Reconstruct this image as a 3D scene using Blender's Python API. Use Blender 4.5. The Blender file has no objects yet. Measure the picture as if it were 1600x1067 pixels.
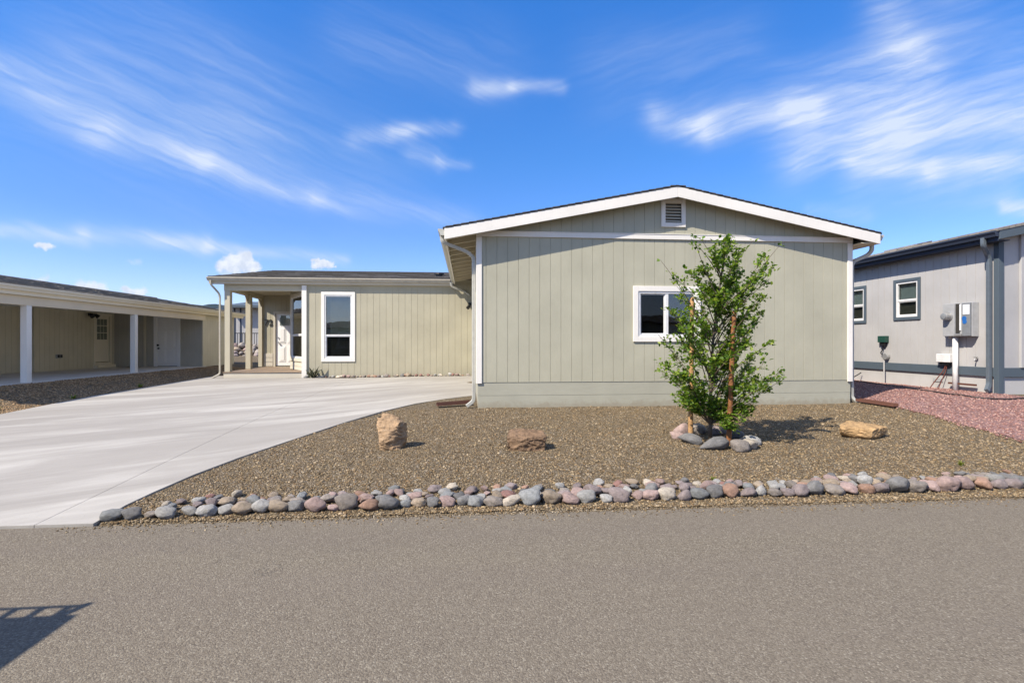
import bpy, bmesh, math, random
import numpy as np
from mathutils import Vector, Matrix, noise as mnoise
R = math.radians
rnd = random.Random(7)
sc = bpy.context.scene
col = sc.collection

# ------------------------------------------------------------------ node helpers
class NT:
    def __init__(s, nt): s.nt = nt
    def n(s, t, **k):
        nd = s.nt.nodes.new(t)
        for a, v in k.items():
            if a.startswith('i_'):
                key = a[2:]
                key = int(key) if key.isdigit() else key.replace('_', ' ')
                s.set(nd.inputs[key], v)
            else: setattr(nd, a, v)
        return nd
    def set(s, sock, v):
        if isinstance(v, bpy.types.NodeSocket): s.nt.links.new(v, sock)
        elif isinstance(v, (tuple, list)):
            if sock.type == 'RGBA' and len(v) == 3: v = (*v, 1)
            sock.default_value = v
        else: sock.default_value = v
    def math(s, op, a, b=0.0, c=None, clamp=False):
        nd = s.nt.nodes.new('ShaderNodeMath'); nd.operation = op; nd.use_clamp = clamp
        s.set(nd.inputs[0], a); s.set(nd.inputs[1], b)
        if c is not None: s.set(nd.inputs[2], c)
        return nd.outputs[0]
    def mix(s, fac, a, b, mode='MIX'):
        nd = s.nt.nodes.new('ShaderNodeMix'); nd.data_type = 'RGBA'; nd.blend_type = mode
        s.set(nd.inputs[0], fac); s.set(nd.inputs[6], a); s.set(nd.inputs[7], b)
        return nd.outputs[2]
    def ramp(s, fac, stops, interp='LINEAR'):
        nd = s.nt.nodes.new('ShaderNodeValToRGB'); cr = nd.color_ramp; cr.interpolation = interp
        while len(cr.elements) < len(stops): cr.elements.new(0.5)
        for e, (p, c) in zip(cr.elements, stops):
            e.position = p; e.color = (*c, 1) if len(c) == 3 else c
        s.set(nd.inputs[0], fac); return nd.outputs[0]
    def mapr(s, v, a, b, c, d, smooth=False):
        nd = s.nt.nodes.new('ShaderNodeMapRange')
        if smooth: nd.interpolation_type = 'SMOOTHSTEP'
        s.set(nd.inputs[0], v)
        for i, x in enumerate((a, b, c, d)): nd.inputs[i+1].default_value = x
        return nd.outputs[0]
    def coords(s, scale=(1, 1, 1), rot=(0, 0, 0), kind='Object'):
        tc = s.nt.nodes.new('ShaderNodeTexCoord')
        mp = s.nt.nodes.new('ShaderNodeMapping')
        s.nt.links.new(tc.outputs[kind], mp.inputs[0])
        mp.inputs['Scale'].default_value = scale; mp.inputs['Rotation'].default_value = rot
        return mp.outputs[0]
    def aligned(s, ang, scale):
        m1 = s.coords(rot=(0, 0, R(-ang))); m2 = s.n('ShaderNodeMapping'); s.set(m2.inputs[0], m1); m2.inputs['Scale'].default_value = scale
        return m2.outputs[0]
    def noise(s, vec, scale, detail=4, rough=.55, dist=0.0):
        return s.n('ShaderNodeTexNoise', i_Vector=vec, i_Scale=scale, i_Detail=detail, i_Roughness=rough, i_Distortion=dist).outputs[0]
    def voro(s, vec, scale, out='Distance', feat='F1'):
        nd = s.n('ShaderNodeTexVoronoi', feature=feat, i_Vector=vec, i_Scale=scale)
        return nd.outputs[out]
    def bump(s, h, strength, dist, normal=None):
        nd = s.n('ShaderNodeBump', i_Strength=strength, i_Distance=dist, i_Height=h)
        if normal is not None: s.set(nd.inputs['Normal'], normal)
        return nd.outputs[0]

def newmat(name):
    m = bpy.data.materials.new(name); m.use_nodes = True
    nt = m.node_tree; b = nt.nodes['Principled BSDF']
    return m, NT(nt), b

def shade(c, k): return tuple(min(1, x*k) for x in c)

def paint(name, c, rough=.62, var=.10, grain=(1, 1, .12), gscale=60, bstr=.35, fine=.04, stain=0.0):
    m, t, b = newmat(name)
    v = t.coords()
    n1 = t.noise(v, 1.3, 5)
    n2 = t.noise(t.coords(grain), gscale, 3)
    cc = t.mix(t.mapr(n1, .3, .7, 0, 1), shade(c, 1-var), shade(c, 1+var*.6))
    cc = t.mix(t.mapr(n2, .35, .7, 0, fine*3), cc, shade(c, .72))
    if stain:
        n3 = t.noise(t.coords((1.2, 1.2, .25)), 2.2, 6, .7)
        cc = t.mix(t.mapr(n3, .56, .74, 0, stain), cc, (.20, .17, .12))
    t.set(b.inputs['Base Color'], cc)
    t.set(b.inputs['Roughness'], rough)
    b.inputs['Specular IOR Level'].default_value = .3
    t.set(b.inputs['Normal'], t.bump(n2, bstr, .004))
    return m

def metal(name, c, rough=.45, met=.0):
    m, t, b = newmat(name)
    n1 = t.noise(t.coords(), 9, 5)
    t.set(b.inputs['Base Color'], t.mix(t.mapr(n1, .3, .75, 0, 1), shade(c, 1.05), shade(c, .82)))
    t.set(b.inputs['Roughness'], t.mapr(n1, .3, .7, rough-.08, rough+.12)); b.inputs['Metallic'].default_value = met
    return m

def shingle(name, c1, c2, rot=0.0):
    m, t, b = newmat(name)
    v = t.coords(rot=(0, 0, rot))
    br = t.n('ShaderNodeTexBrick', i_Vector=v, i_Color1=(*c1, 1), i_Color2=(*c2, 1), i_Mortar=(*shade(c1, .35), 1), i_Scale=1.0)
    br.inputs['Mortar Size'].default_value = .006; br.inputs['Brick Width'].default_value = .23; br.inputs['Row Height'].default_value = .14
    br.inputs['Bias'].default_value = .0
    n = t.noise(t.coords(), 220, 2); n2 = t.noise(t.coords(), 1.1, 4)
    cc = t.mix(t.mapr(n, .3, .7, 0, .5), br.outputs[0], shade(c1, 1.9))
    cc = t.mix(t.mapr(n2, .35, .7, 0, .35), cc, shade(c2, 1.35))
    t.set(b.inputs['Base Color'], cc); b.inputs['Roughness'].default_value = .95
    b.inputs['Specular IOR Level'].default_value = .15
    h = t.math('ADD', br.outputs[1], t.math('MULTIPLY', n, -.4))
    t.set(b.inputs['Normal'], t.bump(h, .8, -.012))
    return m

def stone_mat(name, c, var=.25, streak=None, k=1.0):
    m, t, b = newmat(name)
    v = t.coords((k, k, k))
    n1 = t.noise(v, 3.0, 6, .6, .4); n2 = t.noise(v, 30, 4); n3 = t.noise(t.coords((k, k, 4*k)), 4, 3, .5, 1.2)
    cc = t.mix(t.mapr(n1, .32, .68, 0, 1), shade(c, 1-var), shade(c, 1+var))
    cc = t.mix(t.mapr(n2, .5, .72, 0, .5), cc, shade(c, .55))
    cc = t.mix(t.mapr(n3, .52, .70, 0, .45), cc, streak or tuple(x*.5+.12 for x in c))
    oi = t.n('ShaderNodeObjectInfo')
    k = t.mapr(oi.outputs['Random'], 0, 1, .78, 1.2)
    cc = t.mix(1.0, cc, t.n('ShaderNodeCombineColor', i_0=k, i_1=k, i_2=k).outputs[0], 'MULTIPLY')
    t.set(b.inputs['Base Color'], cc)
    t.set(b.inputs['Roughness'], t.mapr(n1, .3, .7, .55, .8)); b.inputs['Specular IOR Level'].default_value = .35
    t.set(b.inputs['Normal'], t.bump(t.math('ADD', n2, n1), .35 if k == 1 else .7, .012 if k == 1 else .02))
    return m

def gravel_mat(name, stops, tint, scale=52):
    """ground between the loose stones: packed chips"""
    m, t, b = newmat(name)
    v = t.coords()
    vw = t.n('ShaderNodeVectorMath', operation='ADD'); t.set(vw.inputs[0], v)
    nz = t.n('ShaderNodeTexNoise', i_Vector=v, i_Scale=18.0, i_Detail=2.0)
    sv = t.n('ShaderNodeVectorMath', operation='SCALE'); t.set(sv.inputs[0], nz.outputs[1]); sv.inputs['Scale'].default_value = .05
    t.set(vw.inputs[1], sv.outputs[0])
    vor = t.n('ShaderNodeTexVoronoi', i_Vector=vw.outputs[0], i_Scale=float(scale))
    rc = t.n('ShaderNodeSeparateColor', i_0=vor.outputs['Color']).outputs[0]
    cc = t.ramp(rc, stops)
    cc = t.mix(t.mapr(t.noise(v, 1.4, 5, .6), .35, .7, 0, .40), cc, tint)
    t.set(b.inputs['Base Color'], cc); b.inputs['Roughness'].default_value = .9
    b.inputs['Specular IOR Level'].default_value = .2
    h = t.math('SUBTRACT', 1.0, t.math('MULTIPLY', vor.outputs['Distance'], 1.4))
    h = t.math('ADD', h, t.math('MULTIPLY', t.noise(v, 9, 4), .8))
    t.set(b.inputs['Normal'], t.bump(h, .9, .016))
    return m

def attr_mat(name, rough=.85):
    m, t, b = newmat(name)
    a = t.n('ShaderNodeAttribute', attribute_name='tint')
    n = t.noise(t.coords(), 140, 2)
    t.set(b.inputs['Base Color'], t.mix(t.mapr(n, .35, .7, 0, .4), a.outputs[0], t.mix(1.0, a.outputs[0], (.5, .5, .5, 1), 'MULTIPLY')))
    b.inputs['Roughness'].default_value = rough; b.inputs['Specular IOR Level'].default_value = .25
    return m

def glass_mat(name, tint=(.55, .6, .6), refl=.9, ior=1.75):
    m = bpy.data.materials.new(name); m.use_nodes = True
    t = NT(m.node_tree); m.node_tree.nodes.clear()
    out = t.n('ShaderNodeOutputMaterial')
    tr = t.n('ShaderNodeBsdfTransparent', i_Color=(*tint, 1)); gl = t.n('ShaderNodeBsdfGlossy', i_Color=(refl, refl, refl, 1), i_Roughness=.015)
    nz = t.noise(t.coords(), 1.7, 2)
    bp = t.bump(nz, .12, .02); t.set(gl.inputs['Normal'], bp)
    fr = t.n('ShaderNodeFresnel', i_IOR=ior)
    gm = t.n('ShaderNodeNewGeometry')
    mx = t.n('ShaderNodeMixShader'); t.set(mx.inputs[0], t.math('MULTIPLY', fr.outputs[0], t.math('SUBTRACT', 1.0, gm.outputs['Backfacing']))); t.set(mx.inputs[1], tr.outputs[0]); t.set(mx.inputs[2], gl.outputs[0])
    t.set(out.inputs[0], mx.outputs[0]); return m

def leaf_mat(name, stops, trans=.42):
    m, t, b = newmat(name)
    g = t.n('ShaderNodeNewGeometry')
    cc = t.ramp(g.outputs['Random Per Island'], stops)
    t.set(b.inputs['Base Color'], cc); b.inputs['Roughness'].default_value = .45; b.inputs['Specular IOR Level'].default_value = .35
    tl = t.n('ShaderNodeBsdfTranslucent'); t.set(tl.inputs[0], t.mix(1.0, cc, (1.5, 1.5, .7, 1), 'MULTIPLY'))
    mx = t.n('ShaderNodeMixShader', i_0=trans); t.set(mx.inputs[1], b.outputs[0]); t.set(mx.inputs[2], tl.outputs[0])
    t.set(m.node_tree.nodes['Material Output'].inputs[0], mx.outputs[0]); return m

# ------------------------------------------------------------------ mesh helpers
class MB:
    def __init__(s): s.v = []; s.f = []
    def add(s, vs, fs):
        o = len(s.v); s.v += [tuple(p) for p in vs]; s.f += [tuple(i+o for i in f) for f in fs]; return s
    def box(s, x0, x1, y0, y1, z0, z1):
        x0, x1 = sorted((x0, x1)); y0, y1 = sorted((y0, y1)); z0, z1 = sorted((z0, z1))
        return s.add([(x0,y0,z0),(x1,y0,z0),(x1,y1,z0),(x0,y1,z0),(x0,y0,z1),(x1,y0,z1),(x1,y1,z1),(x0,y1,z1)],
                     [(3,2,1,0),(4,5,6,7),(0,1,5,4),(1,2,6,5),(2,3,7,6),(3,0,4,7)])
    def hexa(s, a, b):   # two matching quads (bottom, top)
        return s.add(list(a)+list(b), [(3,2,1,0),(4,5,6,7),(0,1,5,4),(1,2,6,5),(2,3,7,6),(3,0,4,7)])
    def prism(s, poly, d):  # polygon of 3d points pushed along d
        n = len(poly); d = Vector(d); top = [Vector(p)+d for p in poly]
        return s.add(list(poly)+top, [tuple(range(n))[::-1], tuple(range(n, 2*n))]+[(i, (i+1) % n, n+(i+1) % n, n+i) for i in range(n)])
    def tube(s, path, r, n=8, caps=True, phase=0.0):
        path = [Vector(p) for p in path]; k = len(path)
        rr = r if isinstance(r, (list, tuple)) else [r]*k
        t0 = (path[1]-path[0]).normalized()
        up = Vector((0, 0, 1)) if abs(t0.z) < .9 else Vector((0, 1, 0))
        nrm = (up - t0*up.dot(t0)).normalized(); vs = []; fs = []
        for i, p in enumerate(path):
            if i == 0: t = t0
            elif i == k-1: t = (path[i]-path[i-1]).normalized()
            else: t = ((path[i+1]-path[i]).normalized()+(path[i]-path[i-1]).normalized()).normalized()
            nrm = (nrm - t*nrm.dot(t)); nrm.normalize(); bn = t.cross(nrm)
            for j in range(n):
                a = phase+2*math.pi*j/n
                vs.append(p+(nrm*math.cos(a)+bn*math.sin(a))*rr[i])
        for i in range(k-1):
            for j in range(n): fs.append((i*n+j, i*n+(j+1) % n, (i+1)*n+(j+1) % n, (i+1)*n+j))
        if caps: fs += [tuple(range(n))[::-1], tuple(range((k-1)*n, k*n))]
        return s.add(vs, fs)
    def build(s, name, mat, parent=None, smooth=False, bevel=0.0):
        me = bpy.data.meshes.new(name); me.from_pydata(s.v, [], s.f); me.update()
        bm = bmesh.new(); bm.from_mesh(me); bmesh.ops.recalc_face_normals(bm, faces=bm.faces); bm.to_mesh(me); bm.free()
        if smooth: me.polygons.foreach_set('use_smooth', [True]*len(me.polygons))
        me.materials.append(mat)
        o = bpy.data.objects.new(name, me); col.objects.link(o)
        if parent is not None: put(o, parent)
        if bevel:
            bv = o.modifiers.new('bevel', 'BEVEL'); bv.width = bevel; bv.segments = 2; bv.limit_method = 'ANGLE'; bv.angle_limit = R(40)
        return o

def wmat(o):
    m = Matrix.Translation(o.location)
    if o.parent: return wmat(o.parent) @ o.matrix_parent_inverse @ m
    return m
def put(o, parent):
    o.parent = parent; o.matrix_parent_inverse = wmat(parent).inverted()
def thing(name, label, cat, loc=(0, 0, 0), group=None):
    o = bpy.data.objects.new(name, None); col.objects.link(o); o.location = loc; o.empty_display_size = .2
    return tag(o, label, cat, group)
def tag(o, label, cat, group=None):
    o['label'] = label; o['category'] = cat
    if group: o['group'] = group
    return o
def struct(o, kind='structure', label=None, cat=None):
    o['kind'] = kind
    if label: o['label'] = label
    if cat: o['category'] = cat
    return o

def siding(mb, M, u0, u1, z0, ztop, openings=(), step=.2032, first=None, gw=.010, gd=.0065):
    """grooved plywood siding; M(u, d, z) -> xyz with d outward; ztop(u) callable or number"""
    zt = ztop if callable(ztop) else (lambda u: ztop)
    us = []
    u = u0 + (first if first is not None else step)
    gro = []
    while u < u1-.03:
        gro.append(u); u += step
    pts = [(u0, 0.0)]
    for g in gro: pts += [(g-gw/2, 0.0), (g-gw/2+.0025, -gd), (g+gw/2-.0025, -gd), (g+gw/2, 0.0)]
    pts.append((u1, 0.0))
    extra = sorted({e for o in openings for e in o[:2]} | ({M.apex} if hasattr(M, 'apex') else set()))
    def dep(uu):
        for (a, da), (b, db) in zip(pts, pts[1:]):
            if a <= uu <= b and b > a: return da+(db-da)*(uu-a)/(b-a)
        return 0.0
    pts = sorted(pts+[(e, dep(e)) for e in extra if u0 < e < u1], key=lambda p: p[0])
    for (a, da), (b, db) in zip(pts, pts[1:]):
        if b-a < 1e-6: continue
        mid = (a+b)/2; cuts = sorted((o[2], o[3]) for o in openings if o[0] < mid < o[1])
        z = z0; segs = []
        for (c0, c1) in cuts: segs.append((z, c0)); z = c1
        segs.append((z, None))
        for (s0, s1) in segs:
            ta, tb = (zt(a), zt(b)) if s1 is None else (s1, s1)
            mb.add([M(a, da, s0), M(b, db, s0), M(b, db, tb), M(a, da, ta)], [(0, 1, 2, 3)])
    return mb

# ------------------------------------------------------------------ materials
SAGE = (.408, .396, .307); WING = (.410, .383, .285)
m_sage = paint('sage_siding_paint', SAGE, stain=.05)
m_skirt = paint('sage_skirting_paint', (.375, .37, .30), stain=.10, grain=(.15, 1, 1), gscale=25)
def splash(m, z0, z1, c):
    t = NT(m.node_tree); b = m.node_tree.nodes['Principled BSDF']; old = b.inputs['Base Color'].links[0].from_socket
    z = t.n('ShaderNodeSeparateXYZ', i_Vector=t.coords()).outputs[2]
    n = t.noise(t.coords((1.5, 1.5, 1.5)), 6, 6, .7)
    k = t.math('MULTIPLY', t.mapr(t.math('ADD', z, t.math('MULTIPLY', t.math('SUBTRACT', n, .5), .35)), z0, z1, .5, 0, True), 1.0)
    t.set(b.inputs['Base Color'], t.mix(k, old, c))
splash(m_skirt, .26, .42, (.23, .185, .125))
m_wing = paint('beige_siding_paint', WING, stain=.05)
m_trim = paint('white_trim_paint', (.76, .735, .685), var=.06, gscale=40, bstr=.2)
m_cream = paint('cream_trim_paint', (.56, .52, .43), var=.06)
m_post = paint('beige_post_paint', (.50, .46, .35), var=.07)
m_deck = paint('brown_deck_boards', (.27, .20, .14), var=.25, grain=(.1, 1, 1), fine=.2)
m_raft = paint('cream_rafter_paint', (.62, .56, .42), var=.08)
m_under = paint('tan_roof_deck', (.26, .21, .14), var=.12)
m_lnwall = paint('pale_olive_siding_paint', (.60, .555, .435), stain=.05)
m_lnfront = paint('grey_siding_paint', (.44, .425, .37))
m_lnwhite = paint('white_post_paint', (.78, .765, .73), var=.05)
m_lncream = paint('cream_fascia_paint', (.80, .73, .58), var=.05)
m_lnbeam = paint('tan_beam_paint', (.70, .61, .46), var=.08)
m_rhwall = paint('pale_grey_siding_paint', (.400, .396, .394), stain=.05)
m_rhskirt = paint('pale_grey_skirting_paint', (.45, .445, .44), stain=.12)
m_slate = paint('slate_blue_trim_paint', (.075, .10, .125), var=.08)
m_navy = paint('dark_navy_fascia_paint', (.03, .04, .065), var=.08)
m_vinyl = metal('white_vinyl', (.72, .72, .71), .35)
m_gutter = metal('pale_gutter_enamel', (.46, .455, .405), .45)
m_gutterb = metal('beige_gutter_enamel', (.46, .42, .34), .45)
m_gutter2 = metal('slate_gutter_enamel', (.11, .135, .16), .4)
m_doorwhite = paint('white_door_paint', (.82, .82, .81), var=.03, bstr=.1)
m_black = metal('black_enamel', (.012, .012, .013), .45)
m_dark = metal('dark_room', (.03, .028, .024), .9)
m_blind = metal('blind_slats', (.34, .34, .31), .5)
m_blindp = metal('pale_blind_slats', (.72, .75, .72), .5)
m_glass = glass_mat('window_glass', (.66, .71, .71), .95, 2.3)
m_screen = glass_mat('screened_glass', (.46, .47, .45), .45)
m_rust = metal('rusty_brown_metal', (.11, .045, .03), .6)
m_grey = metal('grey_panel_enamel', (.36, .37, .38), .4)
m_greyd = metal('dark_grey_panel_enamel', (.20, .215, .23), .45)
m_green = metal('dark_green_plastic', (.015, .06, .045), .4)
m_white = metal('white_plastic', (.7, .7, .7), .4)
m_paper = metal('paper_notice', (.75, .77, .80), .7)
m_blue = metal('blue_sticker', (.02, .13, .42), .4)
m_steel = metal('galvanised_steel', (.45, .45, .44), .4, .6)
m_copper = metal('red_brown_cable', (.16, .05, .035), .6)
m_roof = shingle('charcoal_shingles', (.045, .043, .042), (.085, .08, .075))
m_roofx = shingle('charcoal_shingles_turned', (.045, .043, .042), (.085, .08, .075), R(90))
m_lnroof = shingle('grey_brown_shingles', (.11, .102, .09), (.25, .232, .205), R(90))
m_rhroof = shingle('weathered_grey_shingles', (.14, .13, .12), (.26, .24, .22), R(90))
m_bark = stone_mat('young_bark', (.10, .075, .05))
m_stake = stone_mat('orange_lodgepole', (.24, .10, .035), .4, (.07, .03, .015))
m_stake2 = stone_mat('tan_lodgepole', (.36, .21, .09), .3, (.14, .07, .03))
m_leaf = leaf_mat('green_leaves', [(0, (.035, .085, .012)), (.25, (.085, .165, .020)), (.65, (.16, .255, .030)), (1, (.29, .36, .065))])
m_weed = leaf_mat('yellow_green_weed', [(0, (.12, .15, .02)), (1, (.24, .27, .05))])
m_agave = leaf_mat('dark_agave_leaves', [(0, (.03, .04, .022)), (1, (.07, .075, .045))], .1)
m_boulder = stone_mat('tan_sandstone', (.32, .215, .125), .35, (.42, .31, .20), 3.2)
m_boulderb = stone_mat('brown_sandstone', (.235, .15, .088), .35, (.34, .22, .14), 3.2)
m_boulderc = stone_mat('ochre_sandstone', (.33, .215, .105), .35, (.21, .12, .06), 3.2)

TAN = [(0, (.035, .026, .017)), (.18, (.085, .064, .040)), (.5, (.14, .108, .068)), (.8, (.195, .155, .10)), (.95, (.28, .24, .18)), (1, (.38, .34, .29))]
PINK = [(0, (.08, .042, .038)), (.3, (.18, .10, .092)), (.7, (.265, .155, .145)), (1, (.38, .26, .245))]
m_gravel = gravel_mat('tan_gravel', TAN, (.160, .116, .065), 66)
m_pink = gravel_mat('red_gravel', PINK, (.23, .135, .125), 40)
m_chip = attr_mat('gravel_chips')

def road_mat():
    m, t, b = newmat('worn_asphalt'); v = t.coords()
    vor = t.n('ShaderNodeTexVoronoi', i_Vector=v, i_Scale=118.0)
    rc = t.n('ShaderNodeSeparateColor', i_0=vor.outputs['Color']).outputs[0]
    cc = t.ramp(rc, [(0, (0.100, 0.082, 0.062)), (.25, (0.146, 0.124, 0.093)), (.6, (0.179, 0.153, 0.116)), (.88, (0.215, 0.188, 0.144)), (1, (0.301, 0.272, 0.214))])
    big = t.noise(t.coords((.35, 1.2, 1)), .9, 6, .6); cc = t.mix(t.mapr(big, .35, .68, 0, .30), cc, (0.202, 0.175, 0.134))
    st = t.noise(t.coords((.5, 1.6, 1)), 1.1, 5, .6); cc = t.mix(t.mapr(st, .60, .76, 0, .35), cc, (0.120, 0.103, 0.088))
    f = t.noise(v, 240, 2); cc = t.mix(t.mapr(f, .45, .66, 0, .38), cc, (0.123, 0.105, 0.087))
    bd = t.noise(t.coords((.06, .9, 1)), 1.3, 3, .5); cc = t.mix(t.mapr(bd, .38, .66, 0, .30), cc, (0.151, 0.127, 0.108))
    ol = t.noise(t.coords((1, 1, 1)), .8, 7, .7); cc = t.mix(t.mapr(ol, .66, .74, 0, .45), cc, (0.104, 0.089, 0.081))
    # hairline cracks
    cw = t.n('ShaderNodeTexVoronoi', feature='DISTANCE_TO_EDGE', i_Scale=.30)
    wv = t.n('ShaderNodeVectorMath', operation='ADD'); t.set(wv.inputs[0], v)
    nn = t.n('ShaderNodeTexNoise', i_Vector=v, i_Scale=2.5, i_Detail=6.0); t.set(wv.inputs[1], nn.outputs[1]); t.set(cw.inputs['Vector'], wv.outputs[0])
    ck = t.math('MULTIPLY', t.mapr(cw.outputs[0], 0, .004, 1, 0), t.mapr(t.noise(v, .7, 3), .5, .62, 0, .55))
    cc = t.mix(ck, cc, (.06, .055, .05))
    t.set(b.inputs['Base Color'], cc); b.inputs['Roughness'].default_value = .88; b.inputs['Specular IOR Level'].default_value = .25
    h = t.math('SUBTRACT', t.math('ADD', t.math('MULTIPLY', f, .8), t.math('MULTIPLY', rc, .6)), t.math('MULTIPLY', vor.outputs['Distance'], .8))
    t.set(b.inputs['Normal'], t.bump(h, .75, .006)); return m
m_road = road_mat()

def concrete_mat():
    m, t, b = newmat('broom_finished_concrete')
    v = t.coords(); vs = t.aligned(28, (.20, 1.3, 1))
    a = t.noise(vs, 1.2, 6, .62, .7); bg = t.noise(v, .5, 5); sp = t.noise(v, 55, 3); mo = t.noise(v, 2.6, 7, .7); st = t.noise(t.aligned(35, (.16, .8, 1)), 1.25, 6, .62, .5)
    cc = t.mix(t.mapr(a, .36, .62, 0, 1), (.262, .247, .225), (.43, .412, .380))
    cc = t.mix(t.mapr(mo, .42, .66, 0, .30), cc, (.335, .318, .29))
    cc = t.mix(t.mapr(bg, .4, .7, 0, .45), cc, (.32, .30, .268))
    cc = t.mix(t.mapr(st, .44, .58, 0, .72), cc, (.262, .245, .222))
    cc = t.mix(t.mapr(sp, .6, .75, 0, .35), cc, (.22, .205, .185))
    t.set(b.inputs['Base Color'], cc); b.inputs['Roughness'].default_value = .8; b.inputs['Specular IOR Level'].default_value = .3
    br = t.noise(t.aligned(28, (.04, 1, 1)), 130, 2)
    t.set(b.inputs['Normal'], t.bump(t.math('ADD', br, sp), .35, .004)); return m
m_conc = concrete_mat()
def slab_mat():
    m, t, b = newmat('carport_concrete'); v = t.coords()
    t.set(b.inputs['Base Color'], t.mix(t.mapr(t.noise(v, 1.2, 6), .35, .7, 0, 1), (.50, .475, .435), (.60, .58, .54))); b.inputs['Roughness'].default_value = .8; return m
m_slab = slab_mat()
def earth_mat():
    m, t, b = newmat('desert_earth'); v = t.coords()
    t.set(b.inputs['Base Color'], t.mix(t.mapr(t.noise(v, .08, 6), .35, .7, 0, 1), (.12, .092, .06), (.18, .142, .10)))
    b.inputs['Roughness'].default_value = .95; t.set(b.inputs['Normal'], t.bump(t.noise(v, 6, 5), .6, .05)); return m
m_earth = earth_mat()
def hill_mat():
    m, t, b = newmat('scrub_covered_hills'); v = t.coords()
    t.set(b.inputs['Base Color'], t.mix(t.mapr(t.noise(v, .02, 6), .4, .65, 0, 1), (.014, .024, .022), (.036, .042, .034)))
    b.inputs['Roughness'].default_value = 1; b.inputs['Specular IOR Level'].default_value = 0; return m
m_hill = hill_mat()

# ------------------------------------------------------------------ terrain
def lerp(a, b, k): return a+(b-a)*k
def sst(a, b, x):
    k = max(0, min(1, (x-a)/(b-a))); return k*k*(3-2*k)
def pl(x, pts):
    if x <= pts[0][0]: return pts[0][1]
    for (a, va), (b, vb) in zip(pts, pts[1:]):
        if x <= b: return va+(vb-va)*(x-a)/(b-a)
    return pts[-1][1]
def base(y): return pl(y, [(4.48, 0), (5, .025), (6.5, .10), (8, .165), (9.6, .225), (12, .285), (17, .36), (25, .40), (40, .45)])
def g(x, y):
    z = base(y)
    z += sst(-3.0, -.5, x)*sst(4.6, 6.6, y)*.035 + .012*sst(-1, 1, x)*sst(8, 9.4, y)
    k = min(1, max(0, (y-4.48)/5))
    z = lerp(z, .53*k, sst(8.3, 10.25, -x)) if x < -8.3 else z
    if x > 7.0: z = lerp(z, .42*k, sst(7.0, 10.4, x))
    return z
def gn(x, y): return g(x, y)+.012*mnoise.noise((x*1.7, y*1.7, 0))+.006*mnoise.noise((x*6, y*6, 3))

def grid_sheet(name, mat, xs, ys, zf, keep=None):
    nx, ny = len(xs), len(ys)
    vs = [(x, y, zf(x, y)) for y in ys for x in xs]
    fs = []
    for j in range(ny-1):
        for i in range(nx-1):
            if keep and not keep((xs[i]+xs[i+1])/2, (ys[j]+ys[j+1])/2): continue
            fs.append((j*nx+i, j*nx+i+1, (j+1)*nx+i+1, (j+1)*nx+i))
    mb = MB(); mb.v = vs; mb.f = fs
    return mb.build(name, mat, smooth=True)
def frange(a, b, s):
    n = max(1, int(round((b-a)/s))); return [a+(b-a)*i/n for i in range(n+1)]

# far ground (with the rise behind the wing), road
def farz(x, y):
    z = -.12
    if y > 20: z = lerp(-.12, .2, sst(20, 26, y))
    if y > 60: z = lerp(z, 0.0, sst(60, 300, y))
    return z
xs = sorted(set([-6000, -4000, -2500, -1500, -900, -500, -250, -120] + frange(-60, 60, 6) + [120, 250, 500, 900, 1500, 2500, 4000, 6000]))
ys = sorted(set([-6000, -3000, -1200, -500, -200, -80] + frange(-40, 80, 5) + [120, 200, 300, 500, 900, 1500, 2500, 4000, 6000]))
struct(grid_sheet('ground', m_earth, xs, ys, farz))
struct(grid_sheet('road', m_road, frange(-60, 60, 1.5), sorted(set(frange(-6.5, 4.3, .6)+[4.40, 4.475])), lambda x, y: .012*mnoise.noise((x*.3, y*.3, 9))*(1 if y < 4 else 0) + (-.004 if y > 4.45 else 0)))
# gravel yard
NX = sorted(set(frange(-24, -9, .5)+frange(-9, 9, .15)+frange(9, 22, .5)))
NY = sorted(set([4.46]+frange(4.55, 10, .12)+frange(10, 30, .5)+frange(30, 44, 1)))
struct(grid_sheet('gravel_yard', m_gravel, NX, NY, lambda x, y: gn(x, y)-(.03 if y < 4.5 else .0)))
# red gravel strip in front of the grey house
def pink_edge(x, y):  # positive inside
    e = pl(y, [(4.4, 7.9), (6.1, 7.62), (6.7, 7.72), (8.35, 8.05), (9.8, 8.12), (10.4, 7.75), (20, 7.7)])
    return x-(e+.10*mnoise.noise((x*2.1, y*2.1, 5))+.05*mnoise.noise((x*7, y*7, 1)))
struct(grid_sheet('red_gravel_strip', m_pink, frange(7.2, 11.1, .06), frange(4.6, 18, .08), lambda x, y: gn(x, y)+.012, lambda x, y: pink_edge(x, y) > 0))

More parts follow.
